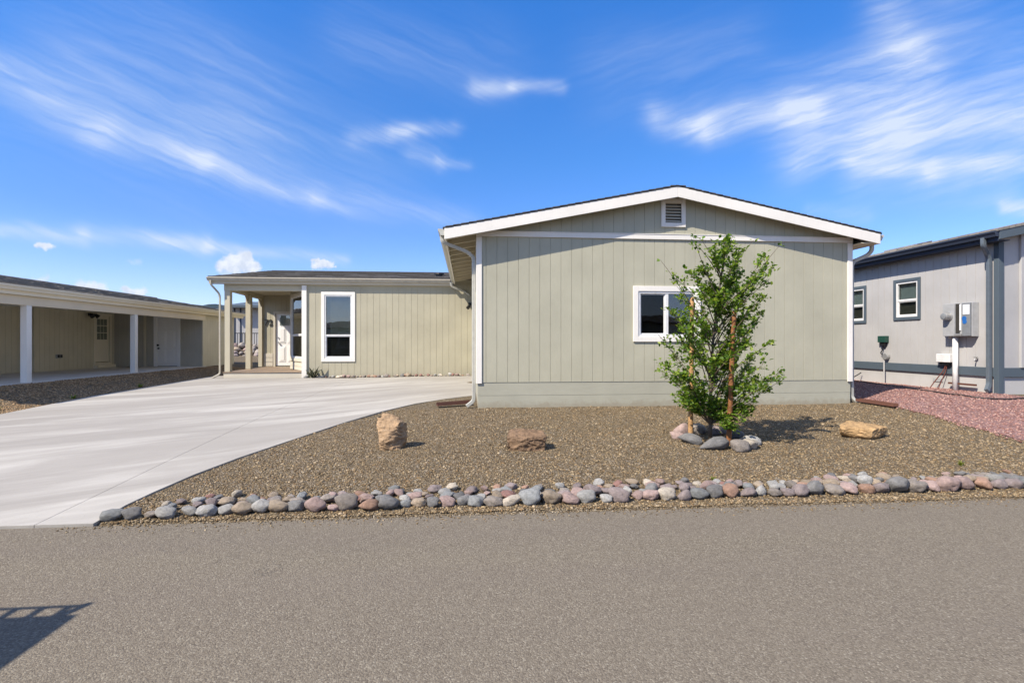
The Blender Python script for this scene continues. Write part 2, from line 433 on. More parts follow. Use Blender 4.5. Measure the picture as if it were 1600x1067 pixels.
# driveway
DR = [(-3.05, 4.50), (-3.06, 4.9), (-3.02, 5.25), (-2.92, 5.8), (-2.73, 6.45), (-2.45, 7.2), (-1.98, 8.4), (-1.52, 9.4), (-1.0, 10.3), (-.45, 10.95), (.17, 11.45), (.19, 16.78)]
DLX = [(4.48, -7.5), (9.2, -8.1), (12, -8.3), (17.9, -8.35)]
def dz(x, y): return base(y)+.03*sst(-3.0, -1.0, x)*sst(5, 9, y)+.016
def driveway():
    mb = MB()
    ys = sorted(set(frange(4.487, 17.9, .22)+[p[1] for p in DR if p[1] > 4.487]))
    def xr(y):
        if y >= 16.78: return -5.2 if y < 16.95 else -7.75
        return pl(y, [(b, a) for a, b in DR])
    for part in (0, 1):
        rows = []
        for y in ys:
            if y > 16.9 and part == 1: break
            xl = pl(y, DLX); r = xr(y)
            if part == 0: a, b = xl, min(-3.503, r)
            else: a, b = -3.497, (r if y < 16.78 else .19)
            if y > 16.9: b = -7.78
            rows.append([(lerp(a, b, i/14), y, dz(lerp(a, b, i/14), y)) for i in range(15)])
        vs = []; fs = []; k = 15
        for r_ in rows:
            vs += r_; 
        nr = len(rows)
        for j in range(nr-1):
            for i in range(k-1): fs.append((j*k+i, j*k+i+1, (j+1)*k+i+1, (j+1)*k+i))
        o = len(vs)
        ring = [i for i in range(k)]+[j*k+k-1 for j in range(1, nr)]+[(nr-1)*k+i for i in range(k-2, -1, -1)]+[j*k for j in range(nr-2, 0, -1)]
        vs += [(vs[i][0], vs[i][1], vs[i][2]-.12) for i in ring]
        for q in range(len(ring)): fs.append((ring[q], o+q, o+(q+1) % len(ring), ring[(q+1) % len(ring)]))
        mb.add(vs, fs)
    return mb.build('driveway', m_conc)
struct(driveway())

# mountains far behind
def mountains():
    prof = [(-6000, 120), (-3600, 190), (-2300, 215), (-1960, 215), (-1860, 246), (-1800, 262), (-1745, 248), (-1700, 255), (-1655, 266), (-1580, 245), (-1500, 222), (-1430, 190), (-1200, 120), (-600, 60), (0, 40), (3000, 50), (6000, 60)]
    xs = frange(-6000, 6000, 45); ys = frange(3000, 4300, 65)
    def zf(x, y):
        k = 1-abs(y-3560)/620; k = max(0, k)
        h = 1.05*pl(x+25*mnoise.noise((y*.004, 3, 1)), prof)
        return -6+h*k**.8*(1+.13*(1-k)*mnoise.noise((x*.006, y*.006, 0))*4) + (8*mnoise.noise((x*.02, y*.02, 2)) if k > 0 else 0)*k
    return grid_sheet('hills', m_hill, xs, ys, zf)
struct(mountains())

# ------------------------------------------------------------------ windows, gutters, doors
class Fr:
    """wall frame: origin, along-wall direction, outward normal"""
    def __init__(s, o, u, n): s.o = Vector(o); s.u = Vector(u).normalized(); s.n = Vector(n).normalized()
    def __call__(s, u, d, z): return s.o+s.u*u+s.n*d+Vector((0, 0, z))
def fbox(mb, M, u0, u1, d0, d1, z0, z1):
    return mb.hexa([M(u0, d0, z0), M(u1, d0, z0), M(u1, d1, z0), M(u0, d1, z0)], [M(u0, d0, z1), M(u1, d0, z1), M(u1, d1, z1), M(u0, d1, z1)])
def ring(mb, M, u0, u1, z0, z1, w, d0, d1, wt=None, wb=None):
    wt = w if wt is None else wt; wb = w if wb is None else wb
    fbox(mb, M, u0, u0+w, d0, d1, z0, z1); fbox(mb, M, u1-w, u1, d0, d1, z0, z1)
    fbox(mb, M, u0+w, u1-w, d0, d1, z1-wt, z1); fbox(mb, M, u0+w, u1-w, d0, d1, z0, z0+wb)
def window(M, u0, u1, z0, z1, parent, mat_trim, tw, style, rail=None, blind=True, room=.5, label=None, bmat=None, closed=.014):
    """trim ring u0..u1,z0..z1 ; the opening is inset by tw"""
    t = MB(); ring(t, M, u0, u1, z0, z1, tw, .001, .028); w = t.build('window', mat_trim, parent, bevel=.004)
    if label: w['label'] = label
    a, b, c, d = u0+tw, u1-tw, z0+tw, z1-tw
    s = MB(); ring(s, M, a+.001, b-.001, c+.001, d-.001, .042, -.05, .012)
    s.build('frame', m_vinyl, w, bevel=.003)
    a += .043; b -= .043; c += .043; d -= .043
    h = MB(); p = MB(); p2 = MB()
    if style == 'slider':
        mu = (a+b)/2
        fbox(h, M, mu-.03, mu+.03, -.04, .006, c, d)
        ring(h, M, a, mu-.031, c, d, .022, -.045, -.012)
        fbox(p2, M, a+.023, mu-.032, -.034, -.031, c+.023, d-.023); fbox(p, M, mu+.031, b, -.024, -.020, c, d)
    else:
        r = rail
        fbox(h, M, a, b, -.04, .006, r-.024, r+.024)
        ring(h, M, a, b, c, r-.025, .024, -.045, -.006)
        fbox(p, M, a, b, -.028, -.024, r+.024, d); fbox(p2, M, a+.024, b-.024, -.034, -.031, c+.024, r-.05)
    h.build('sash', m_vinyl, w, bevel=.002)
    p.build('pane', m_glass, w); p2.build('pane', m_screen, w)
    if blind:
        bl = MB(); z = d-.02
        while z > c+.03:
            bl.add([M(a+.004, -.082, z), M(b-.004, -.082, z), M(b-.004, -.064, z-closed), M(a+.004, -.064, z-closed)], [(0, 1, 2, 3)]); z -= .024
        fbox(bl, M, a+.004, b-.004, -.09, -.06, d-.03, d)
        bl.build('blind', bmat or m_blind, w)
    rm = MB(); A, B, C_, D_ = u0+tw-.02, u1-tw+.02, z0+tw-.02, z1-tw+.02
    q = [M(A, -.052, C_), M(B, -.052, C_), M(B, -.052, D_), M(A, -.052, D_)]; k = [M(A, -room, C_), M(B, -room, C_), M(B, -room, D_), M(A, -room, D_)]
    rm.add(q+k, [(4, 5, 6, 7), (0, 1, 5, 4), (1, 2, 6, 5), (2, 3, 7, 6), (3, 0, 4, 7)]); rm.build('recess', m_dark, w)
    return (u0+tw-.005, u1-tw+.005, z0+tw-.005, z1-tw+.005)
def opening(u0, u1, z0, z1, tw): return (u0+tw-.02, u1-tw+.02, z0+tw-.02, z1-tw+.02)

def gutter(mb, axis, a0, a1, c, z, out):
    """K-style gutter; runs along axis from a0 to a1, back face at c, top at z, out = +1/-1 direction away from the wall"""
    prof = [(0, 0), (0, -.115), (.07, -.115), (.085, -.07), (.115, -.03), (.115, 0), (.100, 0), (.100, -.025), (.07, -.06), (.06, -.10), (.012, -.10), (.012, 0)]
    P = (lambda a, o, h: (a, c+out*o, z+h)) if axis == 'x' else (lambda a, o, h: (c+out*o, a, z+h))
    n = len(prof)
    vs = [P(a0, *p) for p in prof]+[P(a1, *p) for p in prof]
    fs = [(i, (i+1) % n, n+(i+1) % n, n+i) for i in range(n)]
    mb.add(vs, fs)
    for a, s in ((a0, 0), (a1, n)):
        mb.add([P(a, 0, 0), P(a, 0, -.115), P(a, .07, -.115), P(a, .085, -.07), P(a, .115, -.03), P(a, .115, 0)], [(0, 1, 2, 3, 4, 5)])
def smooth_path(pts, r=.06, n=4):
    pts = [Vector(p) for p in pts]; out = [pts[0]]
    for a, b, c in zip(pts, pts[1:], pts[2:]):
        d1 = (a-b); d2 = (c-b); k = min(r, d1.length*.45, d2.length*.45)
        p = b+d1.normalized()*k; q = b+d2.normalized()*k
        for i in range(n+1):
            t = i/n; out.append(p*(1-t)**2+b*2*t*(1-t)+q*t*t)
    return out+[pts[-1]]
def spout(pts, r=.045, mat=None, parent=None, straps=()):
    mb = MB(); mb.tube(smooth_path(pts), r, 4, phase=R(45)); o = mb.build('downspout', mat, parent, bevel=.006); return o

# ------------------------------------------------------------------ SAGE HOUSE
house = thing('sage_house', 'sage green single storey house with white gable trim behind the young tree', 'house', (3.9, 13, .2))
AX = 3.97; YF = 9.6
def rz(x): return 4.465-.2*abs(x-AX)          # main roof top surface
wallbody = MB()
MF = Fr((0, YF, 0), (1, 0, 0), (0, -1, 0)); MF.apex = AX
class MFc(Fr): pass
WX0, WX1 = .2, 7.66
MWIN = (3.187, 4.528, 1.512, 2.583, .10)
VENT = (3.74, 4.225, 3.727, 4.275)
mfr = Fr((0, YF, 0), (1, 0, 0), (0, -1, 0)); mfr.apex = AX
siding(wallbody, mfr, WX0, WX1, .75, lambda u: rz(u)-.07, [opening(*MWIN), (VENT[0]+.07, VENT[1]-.07, VENT[2]+.07, VENT[3]-.07)], first=.165)
siding(wallbody, Fr((WX0, YF, 0), (0, 1, 0), (-1, 0, 0)), 0.0, 7.4, .75, rz(WX0)-.07)
siding(wallbody, Fr((WX1, YF, 0), (0, 1, 0), (1, 0, 0)), 0.0, 18.4, .75, rz(WX1)-.07)
wallbody.build('wall', m_sage, house)
sk = MB(); sk.box(WX0+.0105, WX1-.0105, YF+.0105, YF+.10, .1, .50); sk.box(WX0+.008, WX1-.008, YF+.008, YF+.10, .5012, .7495)
sk.box(WX0+.012, WX0+.1, YF+.101, 17, .1, .749); sk.box(WX1-.1, WX1-.012, YF+.101, 28, .1, .749)
sk.build('skirting', m_skirt, house, bevel=.003)
ct = MB(); ct.box(WX0-.02, WX0+.085, YF-.022, YF-.001, .73, 3.48); ct.box(WX0-.022, WX0-.001, YF-.0, YF+.10, .73, 3.44)
ct.build('corner_trim', m_trim, house, bevel=.004)
ct = MB(); ct.box(WX1-.085, WX1+.02, YF-.022, YF-.001, .72, 3.48); ct.box(WX1+.001, WX1+.022, YF, YF+.10, .72, 3.44)
ct.build('corner_trim', m_trim, house, bevel=.004)
bt = MB(); bt.box(WX0-.02, WX1+.02, YF-.030, YF-.001, 3.484, 3.575); bt.box(WX0, WX1, YF-.038, YF-.001, 3.5755, 3.588)
bt.build('band_trim', m_trim, house, bevel=.003)
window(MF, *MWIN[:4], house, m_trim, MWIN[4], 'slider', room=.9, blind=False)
# gable vent
vt = MB(); ring(vt, MF, *VENT, .082, .001, .032); vent = vt.build('gable_vent', m_trim, house, bevel=.003)
lv = MB(); z = VENT[2]+.10
while z < VENT[3]-.09:
    lv.hexa([MF(VENT[0]+.083, .012, z), MF(VENT[1]-.083, .012, z), MF(VENT[1]-.083, .018, z+.006), MF(VENT[0]+.083, .018, z+.006)],
            [MF(VENT[0]+.083, -.045, z+.045), MF(VENT[1]-.083, -.045, z+.045), MF(VENT[1]-.083, -.040, z+.051), MF(VENT[0]+.083, -.040, z+.051)]); z += .058
lv.build('louvre', m_cream, vent)
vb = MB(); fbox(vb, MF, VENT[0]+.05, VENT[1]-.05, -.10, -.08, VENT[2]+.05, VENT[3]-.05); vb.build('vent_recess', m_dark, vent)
# main roof
def slope_slab(mb, xa, za, xb, zb, y0, y1, th):
    mb.hexa([(xa, y0, za-th), (xb, y0, zb-th), (xb, y1, zb-th), (xa, y1, za-th)], [(xa, y0, za), (xb, y0, zb), (xb, y1, zb), (xa, y1, za)])
XL, XR, YR0, YR1 = -.40, 8.06, 9.33, 21.5
rf = MB()
slope_slab(rf, XL-.03, rz(XL-.03), AX, rz(AX), YR0, YR1, .028); slope_slab(rf, AX, rz(AX), XR+.03, rz(XR+.03), YR0, YR1, .028)
y = YR0+.0   # shingle courses show as small steps along the rake edge
for i in range(31):
    x = XL+.02+i*.14
    if x < AX-.05: rf.hexa([(x, YR0-.012, rz(x)-.01), (x+.13, YR0-.012, rz(x+.13)-.02), (x+.13, YR0+.25, rz(x+.13)-.02), (x, YR0+.25, rz(x)-.01)], [(x, YR0-.012, rz(x)+.009), (x+.13, YR0-.012, rz(x+.13)+.001), (x+.13, YR0+.25, rz(x+.13)+.001), (x, YR0+.25, rz(x)+.009)])
    x = XR+.01-i*.14
    if x > AX+.2: rf.hexa([(x-.13, YR0-.012, rz(x-.13)-.02), (x, YR0-.012, rz(x)-.01), (x, YR0+.25, rz(x)-.01), (x-.13, YR0+.25, rz(x-.13)-.02)], [(x-.13, YR0-.012, rz(x-.13)+.001), (x, YR0-.012, rz(x)+.009), (x, YR0+.25, rz(x)+.009), (x-.13, YR0+.25, rz(x-.13)+.001)])
rf.hexa([(AX-.15, YR0-.014, rz(AX-.15)+.004), (AX+.15, YR0-.014, rz(AX+.15)+.004), (AX+.15, YR1, rz(AX+.15)+.004), (AX-.15, YR1, rz(AX-.15)+.004)],
        [(AX-.14, YR0-.014, rz(AX-.14)+.018), (AX+.14, YR0-.014, rz(AX+.14)+.018), (AX+.14, YR1, rz(AX+.14)+.018), (AX-.14, YR1, rz(AX-.14)+.018)])
roof = rf.build('roof', m_roofx, house)
dk = MB()
slope_slab(dk, XL, rz(XL)-.029, AX, rz(AX)-.029, YR0+.03, YR1, .018); slope_slab(dk, AX, rz(AX)-.029, XR, rz(XR)-.029, YR0+.03, YR1, .018)
dk.build('roof_deck', m_under, house)
rk = MB()
for xa, xb in ((XL, AX-.0015), (AX+.0015, XR)):
    za, zb = rz(xa)-.030, rz(xb)-.030
    rk.hexa([(xa, YR0, za-.196), (xb, YR0, zb-.196), (xb, YR0+.028, zb-.196), (xa, YR0+.028, za-.196)], [(xa, YR0, za), (xb, YR0, zb), (xb, YR0+.028, zb), (xa, YR0+.028, za)])
rk.build('rake_board', m_trim, house, bevel=.004)
y = 9.62
while y < 16.6:
    zt0, zt1 = rz(WX0)-.048, rz(XL+.03)-.048
    rt = MB(); rt.hexa([(XL+.03, y, zt1-.125), (WX0-.003, y, zt0-.125), (WX0-.003, y+.05, zt0-.125), (XL+.03, y+.05, zt1-.125)], [(XL+.03, y, zt1), (WX0-.003, y, zt0), (WX0-.003, y+.05, zt0), (XL+.03, y+.05, zt1)])
    rt.build('rafter', m_raft, house); y += .61
fa = MB(); fa.box(XL, XL+.028, YR0+.03, 16.80, rz(XL)-.19, rz(XL)-.049); fa.build('fascia', m_trim, house); fa = MB(); fa.box(XR-.028, XR, YR0+.03, 21, rz(XR)-.22, rz(XR)-.049)
fa.build('fascia', m_trim, house)
sf = MB(); sf.box(WX1+.023, XR-.03, YR0+.03, 21, rz(XR)-.21, rz(XR)-.195); sf.build('soffit', m_raft, house)
gt = MB(); gutter(gt, 'y', YR0+.02, 16.72, XL-.002, rz(XL)-.035, -1); gt.build('gutter', m_gutter, house)
gt = MB(); gutter(gt, 'y', YR0+.05, 21, XR+.002, rz(XR)-.035, 1); gt.build('gutter', m_gutter, house)
spout([(-.45, 9.46, 3.44), (-.45, 9.46, 3.34), (.0, 9.62, 3.20), (.135, 9.68, 3.10), (.135, 9.68, .40), (.00, 9.66, .30)], .045, m_gutter, house)
spout([(8.12, 9.62, 3.48), (8.12, 9.62, 3.34), (8.06, 9.66, 3.26), (7.77, 9.68, 3.13), (7.735, 9.68, 3.05), (7.735, 9.68, .38), (7.84, 9.62, .27)], .043, m_gutter, house)

# wing
YW = 17.0
def wz(y): return 3.585+.172*(y-16.88)
wb = MB()
WWIN = (-4.67, -3.60, .877, 3.131, .105)
siding(wb, Fr((0, YW, 0), (1, 0, 0), (0, -1, 0)), -5.17, .19, .30, 3.42, [opening(*WWIN)], first=.12)
Bc = Vector((-6.2, 18.7, 0)); Ac = Vector((-5.17, 17.0, 0))
du = (Ac-Bc).normalized(); MA = Fr(Bc, du, (du.y, -du.x, 0)); LA = (Ac-Bc).length
AWIN = (.10, LA-.16, .86, 3.16, .10)
siding(wb, MA, 0, LA, .56, 3.36, [opening(*AWIN)], first=.1)
siding(wb, Fr(Bc, (0, 1, 0), (-1, 0, 0)), 0, 1.95, .56, 3.36)
siding(wb, Fr((0, 20.6, 0), (1, 0, 0), (0, -1, 0)), -7.92, -6.2, .56, 3.36, [(-7.42, -6.53, .575, 2.66)], first=.14)
wb.add([(-7.82, 20.6, .2), (-7.82, 28, .2), (-7.82, 28, 3.9), (-7.82, 22.4, 4.4), (-7.82, 20.6, 4.1)], [(0, 1, 2, 3, 4)])
wb.add([(-7.82, 28, .2), (7.66, 28, .2), (7.66, 28, 3.5), (-7.82, 28, 3.5)], [(0, 1, 2, 3)])
wb.build('wing_wall', m_wing, house)
cl = MB(); cl.box(-.43, .198, 17.012, 17.03, 3.40, 3.60); cl.build('eave_closure', m_wing, house)
wsk = MB(); wsk.box(-5.15, .19, 17.015, 17.08, .2, .299); wsk.build('wing_skirting', m_wing, house)
window(Fr((0, YW, 0), (1, 0, 0), (0, -1, 0)), *WWIN[:4], house, m_trim, WWIN[4], 'hung', rail=1.73, room=.9)
window(MA, *AWIN[:4], house, m_cream, AWIN[4], 'hung', rail=1.76, room=.8)
tr = MB(); tr.box(-5.27, -5.12, 16.955, 16.999, .36, 3.33); tr.build('corner_trim', m_trim, house, bevel=.004)
lap = MB()
for i in range(2):
    fbox(lap, MA, .05, LA-.1, .002, .016-.004*i, .575+.125*i, .69+.125*i)
for i in range(3):
    pass
lap.build('lap_panel', m_cream, house, bevel=.003); lap = MB()
for i in range(3): lap.box(-7.80, -7.48, 20.58, 20.598, .58+.17*i, .735+.17*i)
lap.build('lap_panel', m_cream, house, bevel=.003)
# wing roof
wr = MB()
def yslab(mb, x0, x1, ya, za, yb, zb, th):
    mb.hexa([(x0, ya, za-th), (x1, ya, za-th), (x1, yb, zb-th), (x0, yb, zb-th)], [(x0, ya, za), (x1, ya, za), (x1, yb, zb), (x0, yb, zb)])
RGY = 22.5
yslab(wr, -8.10, -.405, 16.86, wz(16.86), 17.0, wz(17.0), .04)
yslab(wr, -8.10, 7.9, 17.0, wz(17.0), RGY, wz(RGY), .04); yslab(wr, -8.10, 7.9, RGY, wz(RGY), 28.4, wz(RGY)-5.9*.172, .04)
k = 0
while 16.86+.14*k < RGY-.2:     # butt edges of the shingle courses
    ya = 16.86+.14*k; x = -8.10
    while x < -.5:
        w = rnd.uniform(.3, 1.0)
        if rnd.random() < .5: wr.hexa([(x, ya, wz(ya)+.001), (x+w, ya, wz(ya)+.001), (x+w, ya+.14, wz(ya+.14)+.001), (x, ya+.14, wz(ya+.14)+.001)], [(x, ya, wz(ya)+.012), (x+w, ya, wz(ya)+.012), (x+w, ya+.14, wz(ya+.14)+.003), (x, ya+.14, wz(ya+.14)+.003)])
        x += w
    k += 1
wr.build('roof', m_roof, house)
wf = MB(); wf.box(-8.08, -.43, 16.885, 16.925, 3.36, wz(16.88)-.045); wf.build('fascia', m_cream, house)
wf = MB(); wf.box(-8.08, -.4, 16.926, 16.998, 3.345, 3.36); wf.build('soffit', m_cream, house)
for ya, yb in ((16.93, RGY), (RGY+.001, 28.3)):
    za, zb = (wz(ya), wz(yb)) if ya < 20 else (wz(RGY), wz(RGY)-5.8*.172)
    wrk = MB(); wrk.hexa([(-8.08, ya, za-.2), (-8.05, ya, za-.2), (-8.05, yb, zb-.2), (-8.08, yb, zb-.2)], [(-8.08, ya, za-.042), (-8.05, ya, za-.042), (-8.05, yb, zb-.042), (-8.08, yb, zb-.042)])
    wrk.build('rake_board', m_cream, house)
gt = MB(); gutter(gt, 'x', -8.10, -.53, 16.884, wz(16.86)-.03, -1); gt.build('gutter', m_gutterb, house)
rv = MB(); rv.tube([(-.98, 18.6, wz(18.6)-.02), (-.98, 18.6, wz(18.6)+.06)], .12, 14); rv.tube([(-.98, 18.6, wz(18.6)+.06), (-.98, 18.6, wz(18.6)+.10), (-.98, 18.6, wz(18.6)+.12)], [.19, .18, .05], 14); rv.build('roof_vent', m_black, house)
spout([(-8.00, 16.83, 3.45), (-8.00, 16.83, 3.33), (-7.82, 16.98, 3.06), (-7.80, 17.01, 2.95), (-7.80, 17.01, .50), (-7.96, 16.86, .385)], .034, m_gutterb, house)
spout([(-.52, 16.82, 3.45), (-.50, 16.84, 3.33), (-.05, 16.93, 3.16), (.10, 16.95, 3.05)], .042, m_gutter, house)
# porch
pf = MB(); pf.box(-7.70, -5.02, 17.03, 17.06, .30, .525); pf.box(-7.70, -7.67, 17.061, 20.6, .30, .525); pf.build('porch_riser', m_cream, house, bevel=.004)
pk = MB(); y = 17.01
while y < 20.55:
    pk.box(-7.72, -5.2 if y < 17.2 else -6.0 if y > 18.9 else -5.0-(y-17.0)*.62, y, y+.138, .527, .558); y += .143
pk.build('porch_deck', m_deck, house, bevel=.003)
for (x, y) in ((-7.60, 17.14), (-7.68, 18.90)):
    c = MB(); c.box(x-.085, x+.085, y-.085, y+.085, .559, 3.15); c.build('porch_column', m_post, house, bevel=.006)
c = MB(); c.box(-7.99, -7.85, 20.50, 20.598, .559, 3.15); c.build('porch_column', m_post, house, bevel=.006)
bm_ = MB(); bm_.box(-7.70, -5.28, 17.06, 17.22, 3.151, 3.40); bm_.hexa([(-7.68,17.221,3.151),(-7.52,17.221,3.151),(-7.80,20.55,3.151),(-7.96,20.55,3.151)],[(-7.68,17.221,3.30),(-7.52,17.221,3.30),(-7.80,20.55,3.30),(-7.96,20.55,3.30)]); bm_.build('porch_beam', m_post, house, bevel=.005)
for y, xb in ((18.90, -7.70), (20.585, -7.90)):
    bk = MB(); bk.prism([(xb, y-.085, 3.15), (xb, y-.33, 3.15), (xb, y-.085, 2.88)], (.03, 0, 0)); bk.build('porch_bracket', m_post, house)
pc = MB(); pc.hexa([(-7.60,17.221,3.302),(-5.2,17.221,3.302),(-5.2,20.59,3.302),(-7.88,20.59,3.302)],[(-7.60,17.221,3.325),(-5.2,17.221,3.325),(-5.2,20.59,3.325),(-7.88,20.59,3.325)])
pg = MB(); pg.hexa([(-7.70,17.221,3.301),(-7.62,17.221,3.301),(-7.89,20.58,3.301),(-7.97,20.58,3.301)],[(-7.70,17.221,wz(17.221)-.045),(-7.62,17.221,wz(17.221)-.045),(-7.89,20.58,wz(20.58)-.045),(-7.97,20.58,wz(20.58)-.045)]); pg.build('porch_gable_panel', m_wing, house)
pc.build('porch_ceiling', m_wing, house)
# front door
dr = MB(); dr.box(-7.37, -6.57, 20.63, 20.67, .60, 2.61)
door = dr.build('front_door', m_doorwhite, house)
dm = MB()
for a, b in ((-7.27, -7.01), (-6.93, -6.67)):
    for c, d in ((.75, 1.35), (1.47, 2.08)):
        dm.box(a, b, 20.618, 20.63, c, d); dm.box(a+.05, b-.05, 20.606, 20.618, c+.05, d-.05)
dm.build('door_panel', m_doorwhite, door, bevel=.006)
dg = MB(); dg.box(-7.22, -6.72, 20.60, 20.629, 2.16, 2.54); dg.build('door_light', m_glass, door)
df = MB(); fbox(df, Fr((0, 20.6, 0), (1, 0, 0), (0, -1, 0)), -7.46, -7.385, -.03, .02, .56, 2.70); fbox(df, Fr((0, 20.6, 0), (1, 0, 0), (0, -1, 0)), -6.565, -6.49, -.03, .02, .56, 2.70); fbox(df, Fr((0, 20.6, 0), (1, 0, 0), (0, -1, 0)), -7.384, -6.566, -.03, .02, 2.615, 2.70)
df.build('door_frame', m_cream, door)
dh = MB(); dh.tube([(-7.28, 20.62, 1.50), (-7.28, 20.55, 1.50)], [.02, .035], 10); dh.build('handle', m_steel, door); dh = MB(); dh.tube([(-7.28, 20.62, 1.68), (-7.28, 20.58, 1.68)], .03, 10); dh.build('lock', m_steel, door)
fc = bpy.data.curves.new('house_number', 'FONT'); fc.body = '72'; fc.size = .34; fc.extrude = .012; fc.align_x = 'CENTER'
ft = bpy.data.objects.new('house_number_text', fc); col.objects.link(ft); bpy.context.view_layer.update()
nm = bpy.data.meshes.new_from_object(ft.evaluated_get(bpy.context.evaluated_depsgraph_get())); bpy.data.objects.remove(ft)
fo = bpy.data.objects.new('house_number', nm); col.objects.link(fo); nm.materials.clear(); nm.materials.append(m_black)
fo.location = (-7.63, 20.575, 2.15); fo.rotation_euler = (R(90), 0, 0)
fo.parent = house; fo.matrix_parent_inverse = wmat(house).inverted()
lt = MB(); lt.box(.05, .19, 16.86, 16.98, 2.72, 2.80); lt.tube([(.10, 16.86, 2.72), (.04, 16.76, 2.62)], [.035, .06], 10); lt.build('wall_light', m_black, house)

# ------------------------------------------------------------------ drainage troughs
def trough(a, b, label):
    a = Vector(a); b = Vector(b); d = (b-a).normalized(); s = Vector((-d.y, d.x, 0))
    mb = MB(); w = .06
    for o, h in ((0, .008), ):
        mb.hexa([a-s*w, b-s*w, b+s*w, a+s*w], [p+Vector((0, 0, .01)) for p in (a-s*w, b-s*w, b+s*w, a+s*w)])
    for k in (-1, 1):
        p, q = a+s*w*k, b+s*w*k; e = s*.008*k; z0 = Vector((0, 0, .0)); z1 = Vector((0, 0, .055))
        mb.hexa([p, q, q+e, p+e], [p+z1, q+z1, q+e+z1, p+e+z1])
    o = mb.build('drain_trough', m_rust); tag(o, label, 'drain trough')
trough((.10, 10.0, g(.1, 10.0)+.045), (-.56, 9.82, g(-.56, 9.82)+.03), 'rusty brown drain trough lying on gravel beside the concrete driveway')
trough((7.80, 9.60, g(7.8, 9.6)+.035), (8.02, 8.92, g(8.02, 8.92)+.025), 'rusty brown drain trough lying where the red gravel meets the tan gravel')

# ------------------------------------------------------------------ LEFT NEIGHBOUR with carport
ln = thing('carport_house', 'long low beige house with an open carport on white posts beside the driveway', 'house', (-12.3, 15, .5))
LE = -10.30; LY0, LY1 = 9.7, 24.75
def lz(x): return 2.848+.175*(LE-x)
lw = MB()
LD1 = (20.39, 21.18, .727, 2.512)
XA, XB, XC, XD, ZB = -14.08, -13.80, -10.49, -18.0, .51
siding(lw, Fr((XA, 0, 0), (0, 1, 0), (1, 0, 0)), 9.9, 17.7, ZB, 3.40)
siding(lw, Fr((XB, 0, 0), (0, 1, 0), (1, 0, 0)), 17.7, 21.44, ZB, 3.36, [LD1])
lw.add([(XA, 17.7, ZB), (XB, 17.7, ZB), (XB, 17.7, 3.36), (XA, 17.7, 3.36)], [(0, 1, 2, 3)])
siding(lw, Fr((XC, 0, 0), (0, 1, 0), (1, 0, 0)), 21.44, 24.2, .48, 2.79)
lw.add([(XD, 9.9, .3), (XA, 9.9, .3), (XA, 9.9, 3.45), (XD, 9.9, 2.8)], [(0, 1, 2, 3)])
lw.add([(XD, 24.2, .3), (XC, 24.2, .3), (XC, 24.2, 2.79), (-14.2, 24.2, 3.44), (XD, 24.2, 2.8)], [(0, 1, 2, 3, 4)])
lw.add([(XD, 9.9, .3), (XD, 24.2, .3), (XD, 24.2, 2.8), (XD, 9.9, 2.8)], [(0, 1, 2, 3)])
lw.build('wall', m_lnwall, ln)
lf = MB(); LD2 = (-12.24, -11.43, .55, 2.475)
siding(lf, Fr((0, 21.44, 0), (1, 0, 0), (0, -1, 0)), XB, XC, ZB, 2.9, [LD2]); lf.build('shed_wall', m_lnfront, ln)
for b in ((XA-.01, XB+.012, 17.66, 17.698, .55, 3.2), (XB+.013, XB+.03, 17.66, 17.76, .55, 3.2), (-12.70, -12.61, 21.415, 21.438, .55, 2.9), (XC-.01, XC+.03, 21.39, 21.45, .52, 2.42)):
    lt = MB(); lt.box(*b); lt.build('corner_trim', m_lnwall, ln)
sl = MB(); sl.box(XA+.01, -10.33, 9.75, 21.43, .20, .548); sl.build('carport_slab', m_slab, ln, bevel=.01)
lr = MB(); slope_slab(lr, LE+.03, lz(LE+.03), -14.2, lz(-14.2), LY0, LY1, .035); slope_slab(lr, -14.2, lz(-14.2), -18.2, lz(-14.2)-.175*4.0, LY0, LY1, .035)
r2 = random.Random(3)
for k in range(27):   # lifted shingle courses give the roof its ragged edge
    x = LE-.14*k; y = LY0
    while y < LY1-.9:
        w = r2.uniform(.25, .9)
        if r2.random() < .62: lr.hexa([(x-.15, y, lz(x-.15)+.001), (x, y, lz(x)+.001), (x, y+w, lz(x)+.001), (x-.15, y+w, lz(x-.15)+.001)], [(x-.15, y, lz(x-.15)+.004), (x, y, lz(x)+.019), (x, y+w, lz(x)+.019), (x-.15, y+w, lz(x-.15)+.004)])
        y += w
lr.hexa([(-14.35, LY0, lz(-14.2)-.01), (-14.05, LY0, lz(-14.05)+.005), (-14.05, LY1, lz(-14.05)+.005), (-14.35, LY1, lz(-14.2)-.01)], [(-14.3, LY0, lz(-14.2)+.02), (-14.1, LY0, lz(-14.2)+.02), (-14.1, LY1, lz(-14.2)+.02), (-14.3, LY1, lz(-14.2)+.02)])
lr.build('roof', m_lnroof, ln)
lb = MB(); lb.box(-10.51, -10.38, 9.75, 21.44, 2.374, 2.60); lb.build('carport_beam', m_lnbeam, ln, bevel=.006)
lc = MB(); lc.box(XA+.01, -10.52, 9.75, 21.43, 2.62, 2.64); lc.build('carport_ceiling', m_lnwhite, ln)
lfa = MB(); lfa.box(-10.37, LE, LY0+.02, LY1-.02, 2.60, 2.81); lfa.build('fascia', m_lncream, ln, bevel=.004)
gt = MB(); gutter(gt, 'y', LY0+.02, LY1-.02, LE+.001, 2.81, 1); gt.build('gutter', m_lncream, ln)
